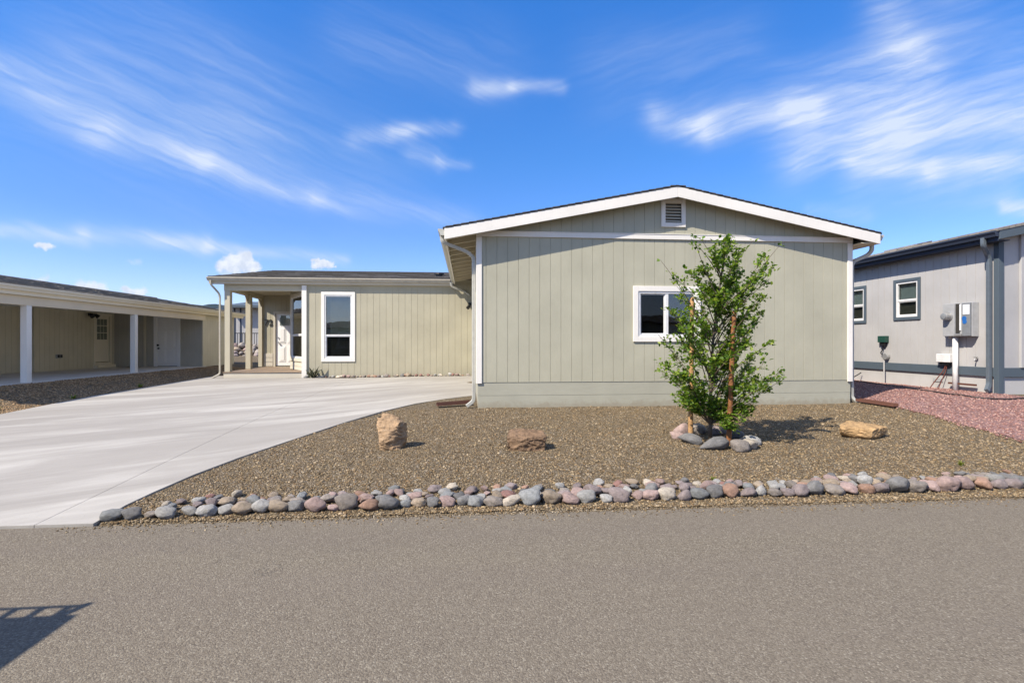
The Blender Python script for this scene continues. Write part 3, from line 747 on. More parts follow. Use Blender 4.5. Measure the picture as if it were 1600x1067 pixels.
for Y in (LY0, LY1-.03):
    lrk = MB(); lrk.hexa([(LE, Y, lz(LE)-.21), (-14.2, Y, lz(-14.2)-.21), (-14.2, Y+.03, lz(-14.2)-.21), (LE, Y+.03, lz(LE)-.21)], [(LE, Y, lz(LE)-.037), (-14.2, Y, lz(-14.2)-.037), (-14.2, Y+.03, lz(-14.2)-.037), (LE, Y+.03, lz(LE)-.037)])
    lrk.build('rake_board', m_lncream, ln)
for y in (13.16, 17.13):
    c = MB(); c.box(-10.515, -10.37, y-.073, y+.073, .549, 2.373); c.build('carport_post', m_lnwhite, ln, bevel=.006)
# doors
d1 = MB(); d1.box(XB-.06, XB-.02, 20.43, 21.15, .765, 2.495); od = d1.build('side_door', m_lncream, ln)
dd = MB()
for i in range(3):
    for j in range(3): dd.box(XB-.019, XB-.012, 20.52+i*.185, 20.675+i*.185, 1.61+j*.267, 1.85+j*.267)
dd.build('door_light', m_glass, od)
MLd = Fr((XB, 0, 0), (0, 1, 0), (1, 0, 0)); dt = MB(); ring(dt, MLd, 20.30, 21.27, .654, 2.585, .092, -.05, .02); dt.build('door_frame', m_lncream, od)
dt = MB(); dt.box(XB+.001, XB+.18, 20.31, 21.26, .55, .653); dt.build('door_step', m_lncream, od, bevel=.008)
d2 = MB(); d2.box(-12.21, -11.455, 21.46, 21.50, .565, 2.45); od = d2.build('shed_door', m_doorwhite, ln)
dp = MB()
for a, b in ((-12.13, -11.88), (-11.79, -11.54)):
    for c, d in ((.69, 1.20), (1.30, 1.94), (2.03, 2.34)):
        dp.box(a, b, 21.448, 21.46, c, d); dp.box(a+.04, b-.04, 21.44, 21.448, c+.04, d-.04)
dp.build('door_panel', m_doorwhite, od, bevel=.006)
dt = MB(); MS = Fr((0, 21.44, 0), (1, 0, 0), (0, -1, 0)); fbox(dt, MS, -12.33, -12.215, -.05, .02, .55, 2.545); fbox(dt, MS, -11.45, -11.335, -.05, .02, .55, 2.545); fbox(dt, MS, -12.214, -11.451, -.05, .02, 2.455, 2.545); dt.build('door_frame', m_doorwhite, od)
dh = MB(); dh.tube([(-12.15, 21.45, 1.39), (-12.15, 21.38, 1.39)], [.02, .04], 10); dh.build('handle', m_black, od); dh = MB(); dh.tube([(-12.15, 21.45, 1.26), (-12.15, 21.40, 1.26)], .03, 10); dh.build('lock', m_black, od)
fl = MB(); fl.box(XB, XB+.08, 20.04, 20.17, 2.47, 2.57)
for q in (-1, 1): fl.tube([(XB+.05, 20.1+q*.04, 2.53), (XB+.14, 20.1+q*.12, 2.51), (XB+.22, 20.1+q*.15, 2.44)], [.03, .055, .08], 10)
fl.build('flood_light', m_black, ln)
ou = MB(); ou.box(XB+.001, XB+.05, 18.54, 18.79, .967, 1.095); oo = ou.build('outlet_cover', m_grey, ln, bevel=.01)
ou = MB(); ou.box(XB+.051, XB+.07, 18.57, 18.64, .985, 1.08); ou.build('outlet', m_black, oo); ou = MB(); ou.box(XB+.051, XB+.07, 18.69, 18.76, .985, 1.08); ou.build('outlet', m_black, oo)

# ------------------------------------------------------------------ RIGHT NEIGHBOUR
rh = thing('grey_house', 'pale grey house with slate blue trim standing on red gravel', 'house', (13, 12, .4))
RX, RY = 11.0, 9.69
rw = MB(); W1 = (11.516, 12.301, 2.06, 3.095, .075); W2 = (13.215, 14.0, 2.03, 3.072, .075)
MR = Fr((RX, 0, 0), (0, 1, 0), (-1, 0, 0))
siding(rw, MR, RY, 24, .775, 3.62, [opening(*W1), opening(*W2)], first=.28, gw=.014, gd=.010)
MRF = Fr((0, RY, 0), (1, 0, 0), (0, -1, 0)); MRF.apex = 14.5
def qz(x): return 4.61-.213*abs(x-14.5)
siding(rw, MRF, RX, 18, .775, lambda u: qz(u)-.06, step=.4064, first=.56, gw=.014, gd=.010)
rw.build('wall', m_rhwall, rh)
rs = MB(); rs.box(RX+.02, RX+.1, RY+.02, 24, .1, .774); rs.box(RX+.101, 18, RY+.02, RY+.1, .1, .774); rs.build('skirting', m_rhskirt, rh)
bb = MB(); bb.box(RX-.025, RX-.001, RY+.08, 24, .78, .972); bb.box(RX+.09, 18, RY-.025, RY-.001, .78, .972); bb.build('belt_trim', m_slate, rh, bevel=.004)
cb = MB(); cb.box(RX-.03, RX-.001, RY-.03, RY+.079, .38, 3.58); cb.box(RX, RX+.089, RY-.03, RY-.001, .38, 3.58); cb.build('corner_trim', m_slate, rh, bevel=.004)
bt = MB(); bt.box(11.46, 11.60, RY-.05, RY-.001, .973, 3.85); bt.build('batten', m_rhwall, rh, bevel=.004)
window(MR, *W1[:4], rh, m_slate, W1[4], 'hung', rail=2.56, room=.7, bmat=m_blindp, closed=.021)
window(MR, *W2[:4], rh, m_slate, W2[4], 'hung', rail=2.54, room=.7, bmat=m_blindp, closed=.021)
rr = MB(); slope_slab(rr, 10.66, qz(10.66), 14.5, qz(14.5), 9.41, 24.5, .045); slope_slab(rr, 14.5, qz(14.5), 18.6, qz(18.6), 9.41, 24.5, .045)
for k in range(27):
    x = 10.67+.14*k; y = 9.41
    while y < 24:
        w = r2.uniform(.3, .9)
        if r2.random() < .55: rr.hexa([(x, y, qz(x)+.001), (x+.15, y, qz(x+.15)+.001), (x+.15, y+w, qz(x+.15)+.001), (x, y+w, qz(x)+.001)], [(x, y, qz(x)+.016), (x+.15, y, qz(x+.15)+.004), (x+.15, y+w, qz(x+.15)+.004), (x, y+w, qz(x)+.016)])
        y += w
rr.build('roof', m_rhroof, rh)
cap = MB(); slope_slab(cap, 12.2, qz(12.2)+.06, 12.75, qz(12.75)+.06, 13.0, 14.0, .058); cap.build('roof_vent', m_rhroof, rh)
rfz = MB(); rfz.box(10.72, 10.75, 9.45, 24.4, qz(10.7)-.24, qz(10.7)-.05); rfz.box(10.751, 10.98, 9.45, 24.4, qz(10.7)-.235, qz(10.7)-.22); rfz.build('fascia', m_navy, rh)
gt = MB(); gutter(gt, 'y', 9.43, 24.4, 10.719, qz(10.7)-.045, -1); gt.build('gutter', m_navy, rh)
rrk = MB()
for xa, xb in ((10.72, 14.5), (14.501, 18.5)):
    rrk.hexa([(xa, 9.42, qz(xa)-.22), (xb, 9.42, qz(xb)-.22), (xb, 9.449, qz(xb)-.22), (xa, 9.449, qz(xa)-.22)], [(xa, 9.42, qz(xa)-.048), (xb, 9.42, qz(xb)-.048), (xb, 9.449, qz(xb)-.048), (xa, 9.449, qz(xa)-.048)])
rrk.build('rake_board', m_slate, rh, bevel=.004)
spout([(10.66, 9.70, 3.66), (10.66, 9.70, 3.50), (10.86, 9.80, 3.34), (10.91, 9.81, 3.26), (10.91, 9.81, .62), (10.76, 9.72, .50)], .05, m_gutter2, rh)
fb = MB(); fb.tube([(11.30, RY-.05, 1.2), (11.30, RY-.05, 1.201)], .001, 4); 
hb = MB(); hb.tube([(RX-.001, 10.12, 1.16), (RX-.07, 10.12, 1.15), (RX-.09, 10.12, 1.10)], .014, 8); hb.tube([(RX-.06, 10.08, 1.18), (RX-.06, 10.16, 1.18)], .012, 6); hb.build('hose_tap', m_steel, rh)
hv = MB(); hv.box(RX+.004, RX+.019, 10.95, 11.2, .58, .66); hv.build('skirting_patch', m_grey, rh)

# electrical panel on its post
def xbox(name, y0, y1, z0, z1, d0, d1, mat, parent, bevel=.006):
    mb = MB(); mb.box(RX-d1, RX-d0, y0, y1, z0, z1); return mb.build(name, mat, parent, bevel=bevel)
ep = thing('electrical_panel', 'grey electric meter panel with a white notice and blue sticker on the grey house', 'meter panel', (RX-.1, 10.4, 1.62))
xbox('cabinet', 10.10, 10.74, 1.63, 2.37, .002, .16, m_grey, ep)
xbox('meter_cover', 10.47, 10.745, 1.64, 2.365, .161, .20, m_grey, ep)
o = xbox('breaker_recess', 10.375, 10.468, 1.70, 2.355, .161, .168, m_dark, ep)
xbox('breaker_strip', 10.345, 10.374, 1.76, 2.34, .161, .180, m_paper, ep)
xbox('breaker_door', 10.11, 10.29, 1.64, 2.36, .161, .205, m_greyd, ep)
xbox('notice', 10.115, 10.265, 2.11, 2.32, .206, .209, m_paper, ep, 0)
xbox('latch', 10.30, 10.46, 1.64, 1.69, .161, .215, m_steel, ep)
st = MB(); st.tube([(RX-.206, 10.235, 2.02), (RX-.212, 10.235, 2.02)], .052, 18); st.tube([(RX-.206, 10.225, 1.95), (RX-.211, 10.225, 1.95)], .048, 18); st.build('sticker', m_blue, ep)
mt = MB(); mt.tube([(RX-.20, 10.60, 2.08), (RX-.225, 10.60, 2.08)], .10, 20); mt.tube([(RX-.226, 10.60, 2.08), (RX-.33, 10.60, 2.08)], [.085, .08], 20); om = mt.build('meter_socket', m_steel, ep, smooth=False, bevel=.006)
md = MB(); md.tube([(RX-.331, 10.60, 2.08), (RX-.345, 10.60, 2.08), (RX-.352, 10.60, 2.08)], [.07, .066, .03], 20); md.build('meter_dial', m_greyd, om)
pp = MB(); pp.tube([(RX-.10, 10.54, .30), (RX-.10, 10.54, 1.629)], .052, 14); pp.build('conduit', m_white, ep, smooth=True)
pn = MB(); pn.tube([(RX-.10, 10.66, 1.629), (RX-.10, 10.66, 1.58)], .03, 10); pn.build('conduit_stub', m_cream, ep)
br_ = MB(); br_.box(RX-.10, RX-.05, 10.10, 10.72, .56, .60); br_.build('bracket', m_rust, ep)
gb = thing('timer_box', 'small dark green irrigation timer box on the grey wall beside the white trim', 'timer box', (RX-.05, 12.58, 1.5))
xbox('case', 12.46, 12.71, 1.50, 1.67, .002, .11, m_green, gb); xbox('lower_case', 12.52, 12.67, 1.41, 1.499, .002, .08, m_black, gb)
wi = MB(); wi.tube(smooth_path([(RX-.04, 12.60, 1.41), (RX-.04, 12.62, 1.30), (RX-.07, 12.66, 1.22), (RX-.06, 12.56, 1.15)], .05), .014, 6); wi.build('cable', m_black, gb)
jb = MB(); jb.tube([(RX-.002, 12.50, 1.13), (RX-.09, 12.50, 1.13)], .085, 14); jb.build('junction_box', m_steel, gb, bevel=.008)
cd = MB(); cd.tube([(RX-.06, 12.55, 1.06), (RX-.06, 12.55, .42)], .018, 8); cd.build('conduit', m_rhskirt, gb)
wbx = thing('phone_box', 'white plastic utility box low on the grey wall beside the electric panel', 'utility box', (RX-.05, 10.8, 1.04))
xbox('case', 10.64, 10.98, 1.045, 1.235, .002, .14, m_white, wbx, .012); xbox('base_plate', 10.70, 10.94, .98, 1.044, .027, .10, m_black, wbx)
cw = MB()
cw.tube(smooth_path([(RX-.07, 10.80, .98), (RX-.08, 10.84, .86), (RX-.12, 11.02, .60), (RX-.16, 11.12, .42)], .1), .011, 6); cw.tube(smooth_path([(RX-.06, 10.78, .98), (RX-.07, 10.80, .85), (RX-.10, 10.88, .6), (RX-.14, 10.92, .42)], .1), .009, 6); cw.build('cable', m_copper, wbx)
# hose on the red gravel
hp = [(11.0-.05, 13.35, .66), (10.86, 13.36, .60), (10.80, 13.5, .50), (10.95-.3, 13.6, .455), (10.62, 13.0, .44), (10.35, 11.8, .43), (10.12, 10.7, .43), (9.92, 9.75, .42), (9.96, 9.25, .42), (10.3, 9.0, .42), (11.0, 9.05, .42), (12.4, 9.0, .42)]
hs = MB(); pts = smooth_path(hp, .25, 5)
pts = pts[:12]+[Vector((p.x, p.y, gn(p.x, p.y)+.028)) for p in pts[12:]]
hs.tube(pts, .014, 8); tag(hs.build('garden_hose', m_black, smooth=True), 'black garden hose trailing over the red gravel along the grey house', 'hose')

# ------------------------------------------------------------------ BEHIND THE PORCH
bh = thing('distant_house', 'small grey house with a dark rail seen between the porch columns', 'house', (-16, 43, 1.2))
w = MB(); siding(w, Fr((0, 42, 0), (1, 0, 0), (0, -1, 0)), -18.3, -8.0, 1.2, 4.25); w.add([(-18.3, 42, 1.2), (-18.3, 50, 1.2), (-18.3, 50, 4.2), (-18.3, 42, 4.2)], [(0, 1, 2, 3)]); w.build('wall', m_rhwall, bh)
w = MB(); w.box(-18.2, -18.1, 41.96, 41.999, 1.2, 4.2); w.build('corner_trim', m_navy, bh)
w = MB(); w.box(-17.75, -17.65, 41.96, 41.999, 1.2, 4.2); w.build('corner_trim', m_navy, bh)
w = MB(); yslab(w, -18.7, -7.5, 41.2, 4.35, 46, 5.0, .10); w.box(-18.7, -7.5, 41.17, 41.199, 4.18, 4.36); w.build('roof', m_slate, bh)
w = MB(); w.box(-20, -7, 39.2, 42, .9, 1.18); w.build('deck', m_greyd, bh)
rl = MB(); rl.box(-20, -7, 39.2, 39.26, 2.14, 2.20); rl.box(-20, -7, 39.2, 39.26, 1.28, 1.33)
x = -20
while x < -7: rl.box(x, x+.03, 39.21, 39.25, 1.331, 2.139); x += .17
for x in (-19.6, -17.9, -16.2, -14.5, -12.8, -11.1): rl.box(x, x+.1, 39.18, 39.28, 1.181, 2.25)
rl.build('railing', m_black, bh)

# ------------------------------------------------------------------ STONES
def rock_mesh(name, seed, sub=3, amp=.16, facet=0.0, soft=False):
    bm = bmesh.new(); bmesh.ops.create_icosphere(bm, subdivisions=sub, radius=1)
    r = random.Random(seed); off = Vector((r.uniform(-50, 50), r.uniform(-50, 50), r.uniform(-50, 50)))
    planes = []
    if facet:
        for _ in range(int(facet)):
            n = Vector((r.gauss(0, 1), r.gauss(0, 1), r.gauss(0, .8))).normalized(); planes.append((n, r.uniform(.58, .82)))
    for v in bm.verts:
        p = v.co.normalized()
        d = 1+amp*mnoise.noise(p*1.1+off)+amp*.45*mnoise.noise(p*2.6+off)
        q = p*d
        for n, h in planes:
            k = q.dot(n)
            if k > h: q = q-n*(k-h)*(.75 if soft else .93)
        if facet and not soft: q += p*(.045*mnoise.noise(p*5+off)+.03*mnoise.noise(p*11+off))
        v.co = q
    me = bpy.data.meshes.new(name); bm.to_mesh(me); bm.free()
    me.polygons.foreach_set('use_smooth', [soft or not facet]*len(me.polygons)); return me
PAL = {'slate grey': (.165, .160, .155), 'pale grey': (.33, .32, .295), 'mauve': (.25, .19, .18), 'pinkish': (.37, .24, .205), 'tan': (.35, .26, .165),
       'rust orange': (.36, .19, .11), 'cream': (.50, .42, .31), 'taupe': (.27, .225, .185), 'bluish grey': (.215, .225, .225), 'brick red': (.27, .12, .09)}
def mute(c): m = sum(c)/3; return tuple((m+(x-m)*.72)*1.08 for x in c)
pal_mats = {k: stone_mat(k.replace(' ', '_')+'_stone', mute(c)) for k, c in PAL.items()}
peb = [rock_mesh('pebble_%d' % i, 100+i, 3, .34, facet=(0, 4, 6)[i % 3], soft=True) for i in range(12)]
meshes = {}
def pebble(color, var):
    k = (color, var)
    if k not in meshes:
        me = peb[var].copy(); me.name = 'river_stone'; me.materials.append(pal_mats[color]); meshes[k] = me
    return meshes[k]
ORD = ['leftmost', 'second from left', 'third from left', 'fourth from left', 'fifth from left', 'sixth from left', 'seventh from left', 'eighth from left', 'ninth from left', 'tenth from left']
placed = []
def stone(name, x, y, z, L, W, H, rz_, tilt, color, cat, group, sink=.25):
    o = bpy.data.objects.new(name, pebble(color, rnd.randrange(12))); col.objects.link(o)
    o.scale = (L/2, W/2, H/2); o.rotation_euler = (tilt, rnd.uniform(-.2, .2), rz_); o.location = (x, y, z+H/2*(1-sink))
    o['category'] = cat; o['group'] = group
    return o
cols = list(PAL)
wts = [16, 17, 12, 14, 9, 7, 5, 11, 9, 4]
def zone(x):
    for e, n in ((-2.2, 'beside the driveway corner'), (-1.2, 'below the tallest boulder'), (.2, 'between tall and flat boulders'), (1.3, 'below the flat brown boulder'), (2.5, 'between flat boulder and tree'), (3.7, 'below the young tree'), (4.6, 'just past the young tree')):
        if x < e: return n
    return 'below the ochre boulder'
border = []
x = -2.98
while x < 5.95:   # front row
    t = (x+2.98)/8.9
    L = rnd.choice((rnd.uniform(.12, .16), rnd.uniform(.15, .20), rnd.uniform(.17, .235)))*(1.0 if t < .8 else 1.1)
    y = 4.665+.10*t+rnd.uniform(-.02, .025)
    if x < -2.4: y = 4.60+.08*(x+2.98)
    H = L*rnd.uniform(.46, .72); W = L*rnd.uniform(.6, .85)
    c = rnd.choices(cols if x > -2.0 else cols[:2]+['bluish grey', 'taupe', 'pale grey', 'slate grey'], wts if x > -2.0 else [5, 3, 3, 1, 1, 3])[0]
    o = stone('river_stone', x, y, gn(x, y), L, W, H, rnd.uniform(-.4, .4), rnd.uniform(-.25, .25), c, 'stone', 'river stones edging the yard', .20)
    border.append((o, c, 'front', x)); x += L*.88
for row, (y0, n, lo, hi) in enumerate(((4.80, 66, .10, .175), (4.92, 66, .085, .155), (5.04, 56, .075, .14))):
    for i in range(n):
        x = -2.75+row*.12+(5.95+2.6)*(i+rnd.uniform(.15, .85))/n; t = (x+2.98)/8.9
        y = y0+.12*t+rnd.uniform(-.045, .045); y = min(y, 4.62+(x+2.98)*.85) if x < -2.4 else y
        if row == 2 and mnoise.noise((x*1.1, 4, 2)) < -.12: continue
        L = rnd.uniform(lo, hi)
        c = rnd.choices(cols, wts)[0]
        o = stone('river_stone', x, y, gn(x, y)+(.014 if row == 0 else .004), L, L*rnd.uniform(.6, .95), L*rnd.uniform(.38, .62), rnd.uniform(0, 3.1), rnd.uniform(-.3, .3), c, 'stone', 'river stones edging the yard', .2)
        border.append((o, c, 'upper', x))
from collections import defaultdict
def name_rows(items, text):
    gr = defaultdict(list)
    for o, c, row, x in items: gr[(c, row, zone(x))].append((x, o))
    for (c, row, z), l in gr.items():
        l.sort(key=lambda p: p[0])
        for i, (x, o) in enumerate(l):
            if len(l) == 1: o['label'] = text[0] % (c, row, z)
            else: o['label'] = text[1] % (ORD[min(i, 9)] if i < len(l)-1 or i == 0 else 'rightmost', c, row, z)
name_rows(border, ('only %s stone in roadside border %s row %s', '%s %s stone in roadside border %s row %s'))
# stones along the wing wall
small = []
for i in range(44):
    x = -5.12+5.2*(i+rnd.uniform(.2, .8))/44; L = rnd.uniform(.09, .19)
    c = rnd.choices(cols, [8, 8, 8, 12, 8, 12, 8, 8, 3, 10])[0]
    y = 16.88+rnd.uniform(-.06, .05)
    o = stone('wall_stone', x, y, dz(x, y)-.012, L, L*.8, L*rnd.uniform(.5, .8), rnd.uniform(0, 3), 0, c, 'stone', 'small stones along the wing wall', .15)
    small.append((o, c, x))
gr = defaultdict(list)
for o, c, x in small: gr[(c, 'under the tall window' if x < -3.5 else 'between tall window and mid wall' if x < -1.7 else 'near the gable downspout')].append((x, o))
for (c, z), l in gr.items():
    l.sort(key=lambda p: p[0])
    for i, (x, o) in enumerate(l): o['label'] = ('only %s stone along the beige wing wall, %s' % (c, z)) if len(l) == 1 else '%s %s stone by beige wing wall, %s' % (ORD[i] if i < len(l)-1 else 'rightmost', c, z)
# ring of stones round the tree
RING = [(3.00, 6.66, .30, .17, .13, 'slate grey', -.6, 'long dark grey stone left of front in the tree ring'), (2.93, 6.93, .20, .14, .10, 'pinkish', -.4, 'pale pinkish stone at the far left of the tree ring'),
        (3.11, 7.12, .26, .17, .16, 'pinkish', .3, 'rounded pinkish stone behind the left tree stake'), (3.19, 6.36, .36, .18, .15, 'slate grey', .1, 'largest dark grey stone at the front of the tree ring'),
        (3.46, 6.25, .25, .19, .15, 'taupe', .1, 'round brown stone in front of the right tree stake'), (3.66, 6.36, .26, .17, .13, 'cream', .5, 'cream stone right of the round brown ring stone'),
        (3.80, 6.58, .26, .18, .12, 'pale grey', -.6, 'pale grey stone at the far right of the tree ring'), (3.36, 7.25, .28, .16, .14, 'taupe', .1, 'shaded taupe stone at the back of the tree ring'),
        (3.62, 7.12, .24, .16, .14, 'mauve', -.3, 'shaded mauve stone at the back right of the tree ring'), (3.79, 6.88, .2, .15, .12, 'slate grey', .9, 'dark grey stone on the shaded side of the tree ring')]
for x, y, L, W, H, c, a, lab in RING:
    o = stone('ring_stone', x, y, gn(x, y), L*1.15, W*1.15, H*1.15, a, 0, c, 'stone', 'stones ringing the young tree', .25); o['label'] = lab
# boulders
def boulder(seed, loc, pts, mat, label, sink=.035, amp=.020):
    bm = bmesh.new()
    for p in pts: bm.verts.new(p)
    bmesh.ops.convex_hull(bm, input=bm.verts)
    bmesh.ops.delete(bm, geom=[v for v in bm.verts if not v.link_faces], context='VERTS')
    bmesh.ops.bevel(bm, geom=bm.edges[:], offset=.014, segments=2, affect='EDGES', profile=.6, clamp_overlap=True)
    bmesh.ops.triangulate(bm, faces=bm.faces[:])
    for _ in range(6):
        long_ = [e for e in bm.edges if e.calc_length() > .016]
        if not long_: break
        bmesh.ops.subdivide_edges(bm, edges=long_, cuts=1); bmesh.ops.triangulate(bm, faces=bm.faces[:])
    bm.normal_update()
    for v in bm.verts:
        p = v.co; q = Vector((p.x, p.y, p.z*1.8+.15*p.x))
        n = mnoise.noise(q*5+Vector((seed, 0, 0)))*.9+abs(mnoise.noise(q*11+Vector((0, seed, 0))))*-.9+mnoise.noise(q*24)*.38+mnoise.noise(q*55)*.22-.55*max(0, mnoise.noise(Vector((q.x*6, q.y*6, q.z*16))))
        v.co = p+v.normal*n*amp
    me = bpy.data.meshes.new('boulder'); bm.to_mesh(me); bm.free(); me.materials.append(mat)
    me.polygons.foreach_set('use_smooth', [True]*len(me.polygons))
    o = bpy.data.objects.new('boulder', me); col.objects.link(o); o.location = (loc[0], loc[1], gn(*loc)-sink)
    return tag(o, label, 'boulder')
boulder(3, (-.97, 6.72), [(-.13, -.10, 0), (.10, -.13, 0), (.18, .05, 0), (-.10, .13, 0), (-.16, 0, .10), (.21, -.04, .16), (.20, .09, .32), (-.12, -.15, .12), (-.04, -.17, .20), (.12, -.11, .37), (-.19, .0, .43), (-.17, -.06, .30), (-.11, .06, .48), (.05, .05, .455), (.17, .05, .37), (-.05, -.16, .08)], m_boulder, 'tallest boulder, upright tan sandstone on the gravel nearest the driveway')
boulder(9, (.76, 6.55), [(-.22, -.13, 0), (.22, -.13, 0), (.24, .12, 0), (-.22, .14, 0), (-.25, -.1, .1), (-.25, -.10, .215), (-.02, -.17, .20), (.25, -.12, .205), (.24, .10, .245), (.0, .16, .27), (-.22, .12, .26), (.26, .0, .10)], m_boulderb, 'flat topped brown boulder on the gravel in front of the sage wall', amp=.022)
boulder(17, (5.62, 6.85), [(-.10, -.12, 0), (.18, -.08, 0), (.24, .1, 0), (-.25, .1, .0), (-.37, -.06, .17), (-.34, -.02, .225), (-.36, -.05, .12), (-.03, -.22, .05), (.0, -.22, .17), (.14, -.16, .18), (.36, -.06, .175), (.36, -.06, .09), (.35, .1, .195), (-.12, .14, .25), (.12, .14, .225)], m_boulderc, 'low ochre boulder on the gravel to the right of the tree', amp=.020)
# embankment of rocks behind the porch
emb = MB()
nb = 0
emats = ['tan', 'taupe', 'pinkish', 'mauve']
ebr = []
for r_ in range(5):
    for i in range(12):
        x = -18.2+i*.40+rnd.uniform(-.12, .12)+r_*.08; z = .15+r_*.24
        L = rnd.uniform(.36, .56); c = rnd.choice(emats)
        o = stone('bank_rock', x, 37.4+r_*.36, z, L, L*.8, L*.75, rnd.uniform(0, 3), 0, c, 'rock', 'rocks stacked in the bank behind the porch', .3)
        o['label'] = '%s rock in the bank seen between porch columns, %s course' % (c, ['bottom', 'second', 'middle', 'fourth', 'top'][r_])
bs = MB(); bs.add([(-24, 37.2, .1), (-7, 37.2, .1), (-7, 39.5, 1.35), (-24, 39.5, 1.35), (-7, 60, 1.3), (-24, 60, 1.3)], [(0, 1, 2, 3), (3, 2, 4, 5)])
struct(bs.build('embankment_terrain', m_earth))

# ------------------------------------------------------------------ GRAVEL (loose chips)
def icos():
    bm = bmesh.new(); bmesh.ops.create_icosphere(bm, subdivisions=1, radius=1)
    v = np.array([p.co[:] for p in bm.verts]); f = np.array([[q.index for q in p.verts] for p in bm.faces]); bm.free(); return v, f
IV, IF = icos()
def chips(name, n, sampler, zf, size, pal, seed, label):
    rs = np.random.RandomState(seed); P = []
    while len(P) < n:
        p = sampler(rs)
        if p is not None: P.append((p[0], p[1], zf(*p)))
    P = np.array(P); n = len(P); nv = len(IV)
    s = rs.uniform(size[0], size[1], (n, 1)) ** 1.0
    sc3 = s*np.stack([rs.uniform(.7, 1.3, n), rs.uniform(.6, 1.1, n), rs.uniform(.35, .75, n)], 1)
    jit = 1+rs.uniform(-.28, .28, (n, nv, 1))
    V = IV[None]*jit*sc3[:, None, :]
    a = rs.uniform(0, 6.28, n); ca, sa = np.cos(a)[:, None], np.sin(a)[:, None]
    X = V[:, :, 0]*ca-V[:, :, 1]*sa; Y = V[:, :, 0]*sa+V[:, :, 1]*ca; Z = V[:, :, 2]
    t = rs.uniform(-.7, .7, n); ct, st_ = np.cos(t)[:, None], np.sin(t)[:, None]
    Y, Z = Y*ct-Z*st_, Y*st_+Z*ct
    V = np.stack([X, Y, Z], 2)+P[:, None, :]+np.array([0, 0, 1])*(s*.12)[:, None, :]
    F = (IF[None]+(np.arange(n)*nv)[:, None, None]).reshape(-1, 3)
    me = bpy.data.meshes.new(name)
    me.vertices.add(n*nv); me.vertices.foreach_set('co', V.reshape(-1).astype(np.float32))
    me.loops.add(F.size); me.loops.foreach_set('vertex_index', F.reshape(-1).astype(np.int32))
    me.polygons.add(len(F)); me.polygons.foreach_set('loop_start', np.arange(0, F.size, 3, dtype=np.int32)); me.polygons.foreach_set('loop_total', np.full(len(F), 3, np.int32))
    me.update(calc_edges=True)
    pal = np.array(pal)*np.array([.875, .785, .64]); c = pal[rs.randint(0, len(pal), n)]*rs.uniform(.75, 1.25, (n, 1))
    C4 = np.concatenate([np.repeat(c, nv, 0), np.ones((n*nv, 1))], 1).astype(np.float32)
    at = me.attributes.new('tint', 'FLOAT_COLOR', 'POINT'); at.data.foreach_set('color', C4.reshape(-1))
    me.materials.append(m_chip); o = bpy.data.objects.new(name, me); col.objects.link(o)
    o['kind'] = 'stuff'; o['label'] = label; o['category'] = 'gravel'; return o
TP = [(.21, .165, .105), (.25, .20, .135), (.17, .13, .085), (.12, .095, .065), (.31, .255, .18), (.33, .28, .20), (.24, .175, .11), (.28, .24, .18), (.42, .37, .30)]
def yard(rs):
    y = 4.53+(rs.rand()**1.35)*5.05; x = rs.uniform(-3.4, 8.6)
    if x < pl(y, [(b, a) for a, b in DR])+.02 or x > 1.3*y+.7: return None
    if pink_edge(x, y) > .04: return None
    return x, y
chips('gravel', 52000, yard, gn, (.0055, .0135), TP, 5, 'loose tan gravel covering the front yard')
def roadgrit(rs):
    y = 4.475-abs(rs.normal(0, .10)); x = rs.uniform(-3.3, 6.2)
    return (x, y) if y > 3.6 else None
chips('road_grit', 800, roadgrit, lambda x, y: .002, (.004, .010), TP, 15, 'loose grit strewn along the edge of the road')
def yardbig(rs):
    p = yard(rs); return p if p is not None and mnoise.noise((p[0]*.9, p[1]*.9, 7)) > -.1 else None
chips('coarse_gravel', 1700, yardbig, gn, (.012, .024), TP, 16, 'larger loose stones scattered through the yard gravel')
def pinkz(rs):
    y = rs.uniform(5.6, 14); x = rs.uniform(7.2, 11.0)
    return (x, y) if pink_edge(x, y) > -.12 else None
chips('red_gravel', 12000, pinkz, lambda x, y: gn(x, y)+.012, (.009, .02), [(.36, .215, .225), (.30, .17, .175), (.42, .275, .285), (.22, .12, .125), (.5, .37, .38)], 6, 'loose red gravel beside the grey house')
def bank(rs):
    y = rs.uniform(8.4, 22); x = rs.uniform(-10.3, -7.8)
    return (x, y) if x < pl(y, DLX)-.02 else None
chips('bank_gravel', 19000, bank, gn, (.010, .022), [(.34, .25, .16), (.40, .30, .20), (.27, .19, .12), (.48, .37, .26)], 8, 'loose tan gravel between the carport and driveway')

# ------------------------------------------------------------------ TREE
def leaf_cluster(mb, p, d, r, n, size):
    for _ in range(n):
        q = Vector(p)+Vector((r.gauss(0, .022), r.gauss(0, .022), r.gauss(0, .018)))
        dv = (Vector(d)*.55+Vector((r.gauss(0, .55), r.gauss(0, .55), r.gauss(-.05, .45)))).normalized()
        sd = dv.cross(Vector((r.gauss(0, .35), r.gauss(0, .35), 1))).normalized(); nn = sd.cross(dv)
        L = size*r.uniform(.5, 1.35); W = L*r.uniform(.30, .42)
        f = nn*(W*.35)
        a = q; b = q+dv*L*.45+sd*W+f; c = q+dv*L; e = q+dv*L*.45-sd*W+f; m = q+dv*L*.5
        b2 = q+dv*L*.8+sd*W*.7+f*.7; e2 = q+dv*L*.8-sd*W*.7+f*.7
        mb.add([a, b, b2, c, e2, e, m], [(0, 1, 6), (1, 2, 6), (2, 3, 6), (3, 4, 6), (4, 5, 6), (5, 0, 6)])
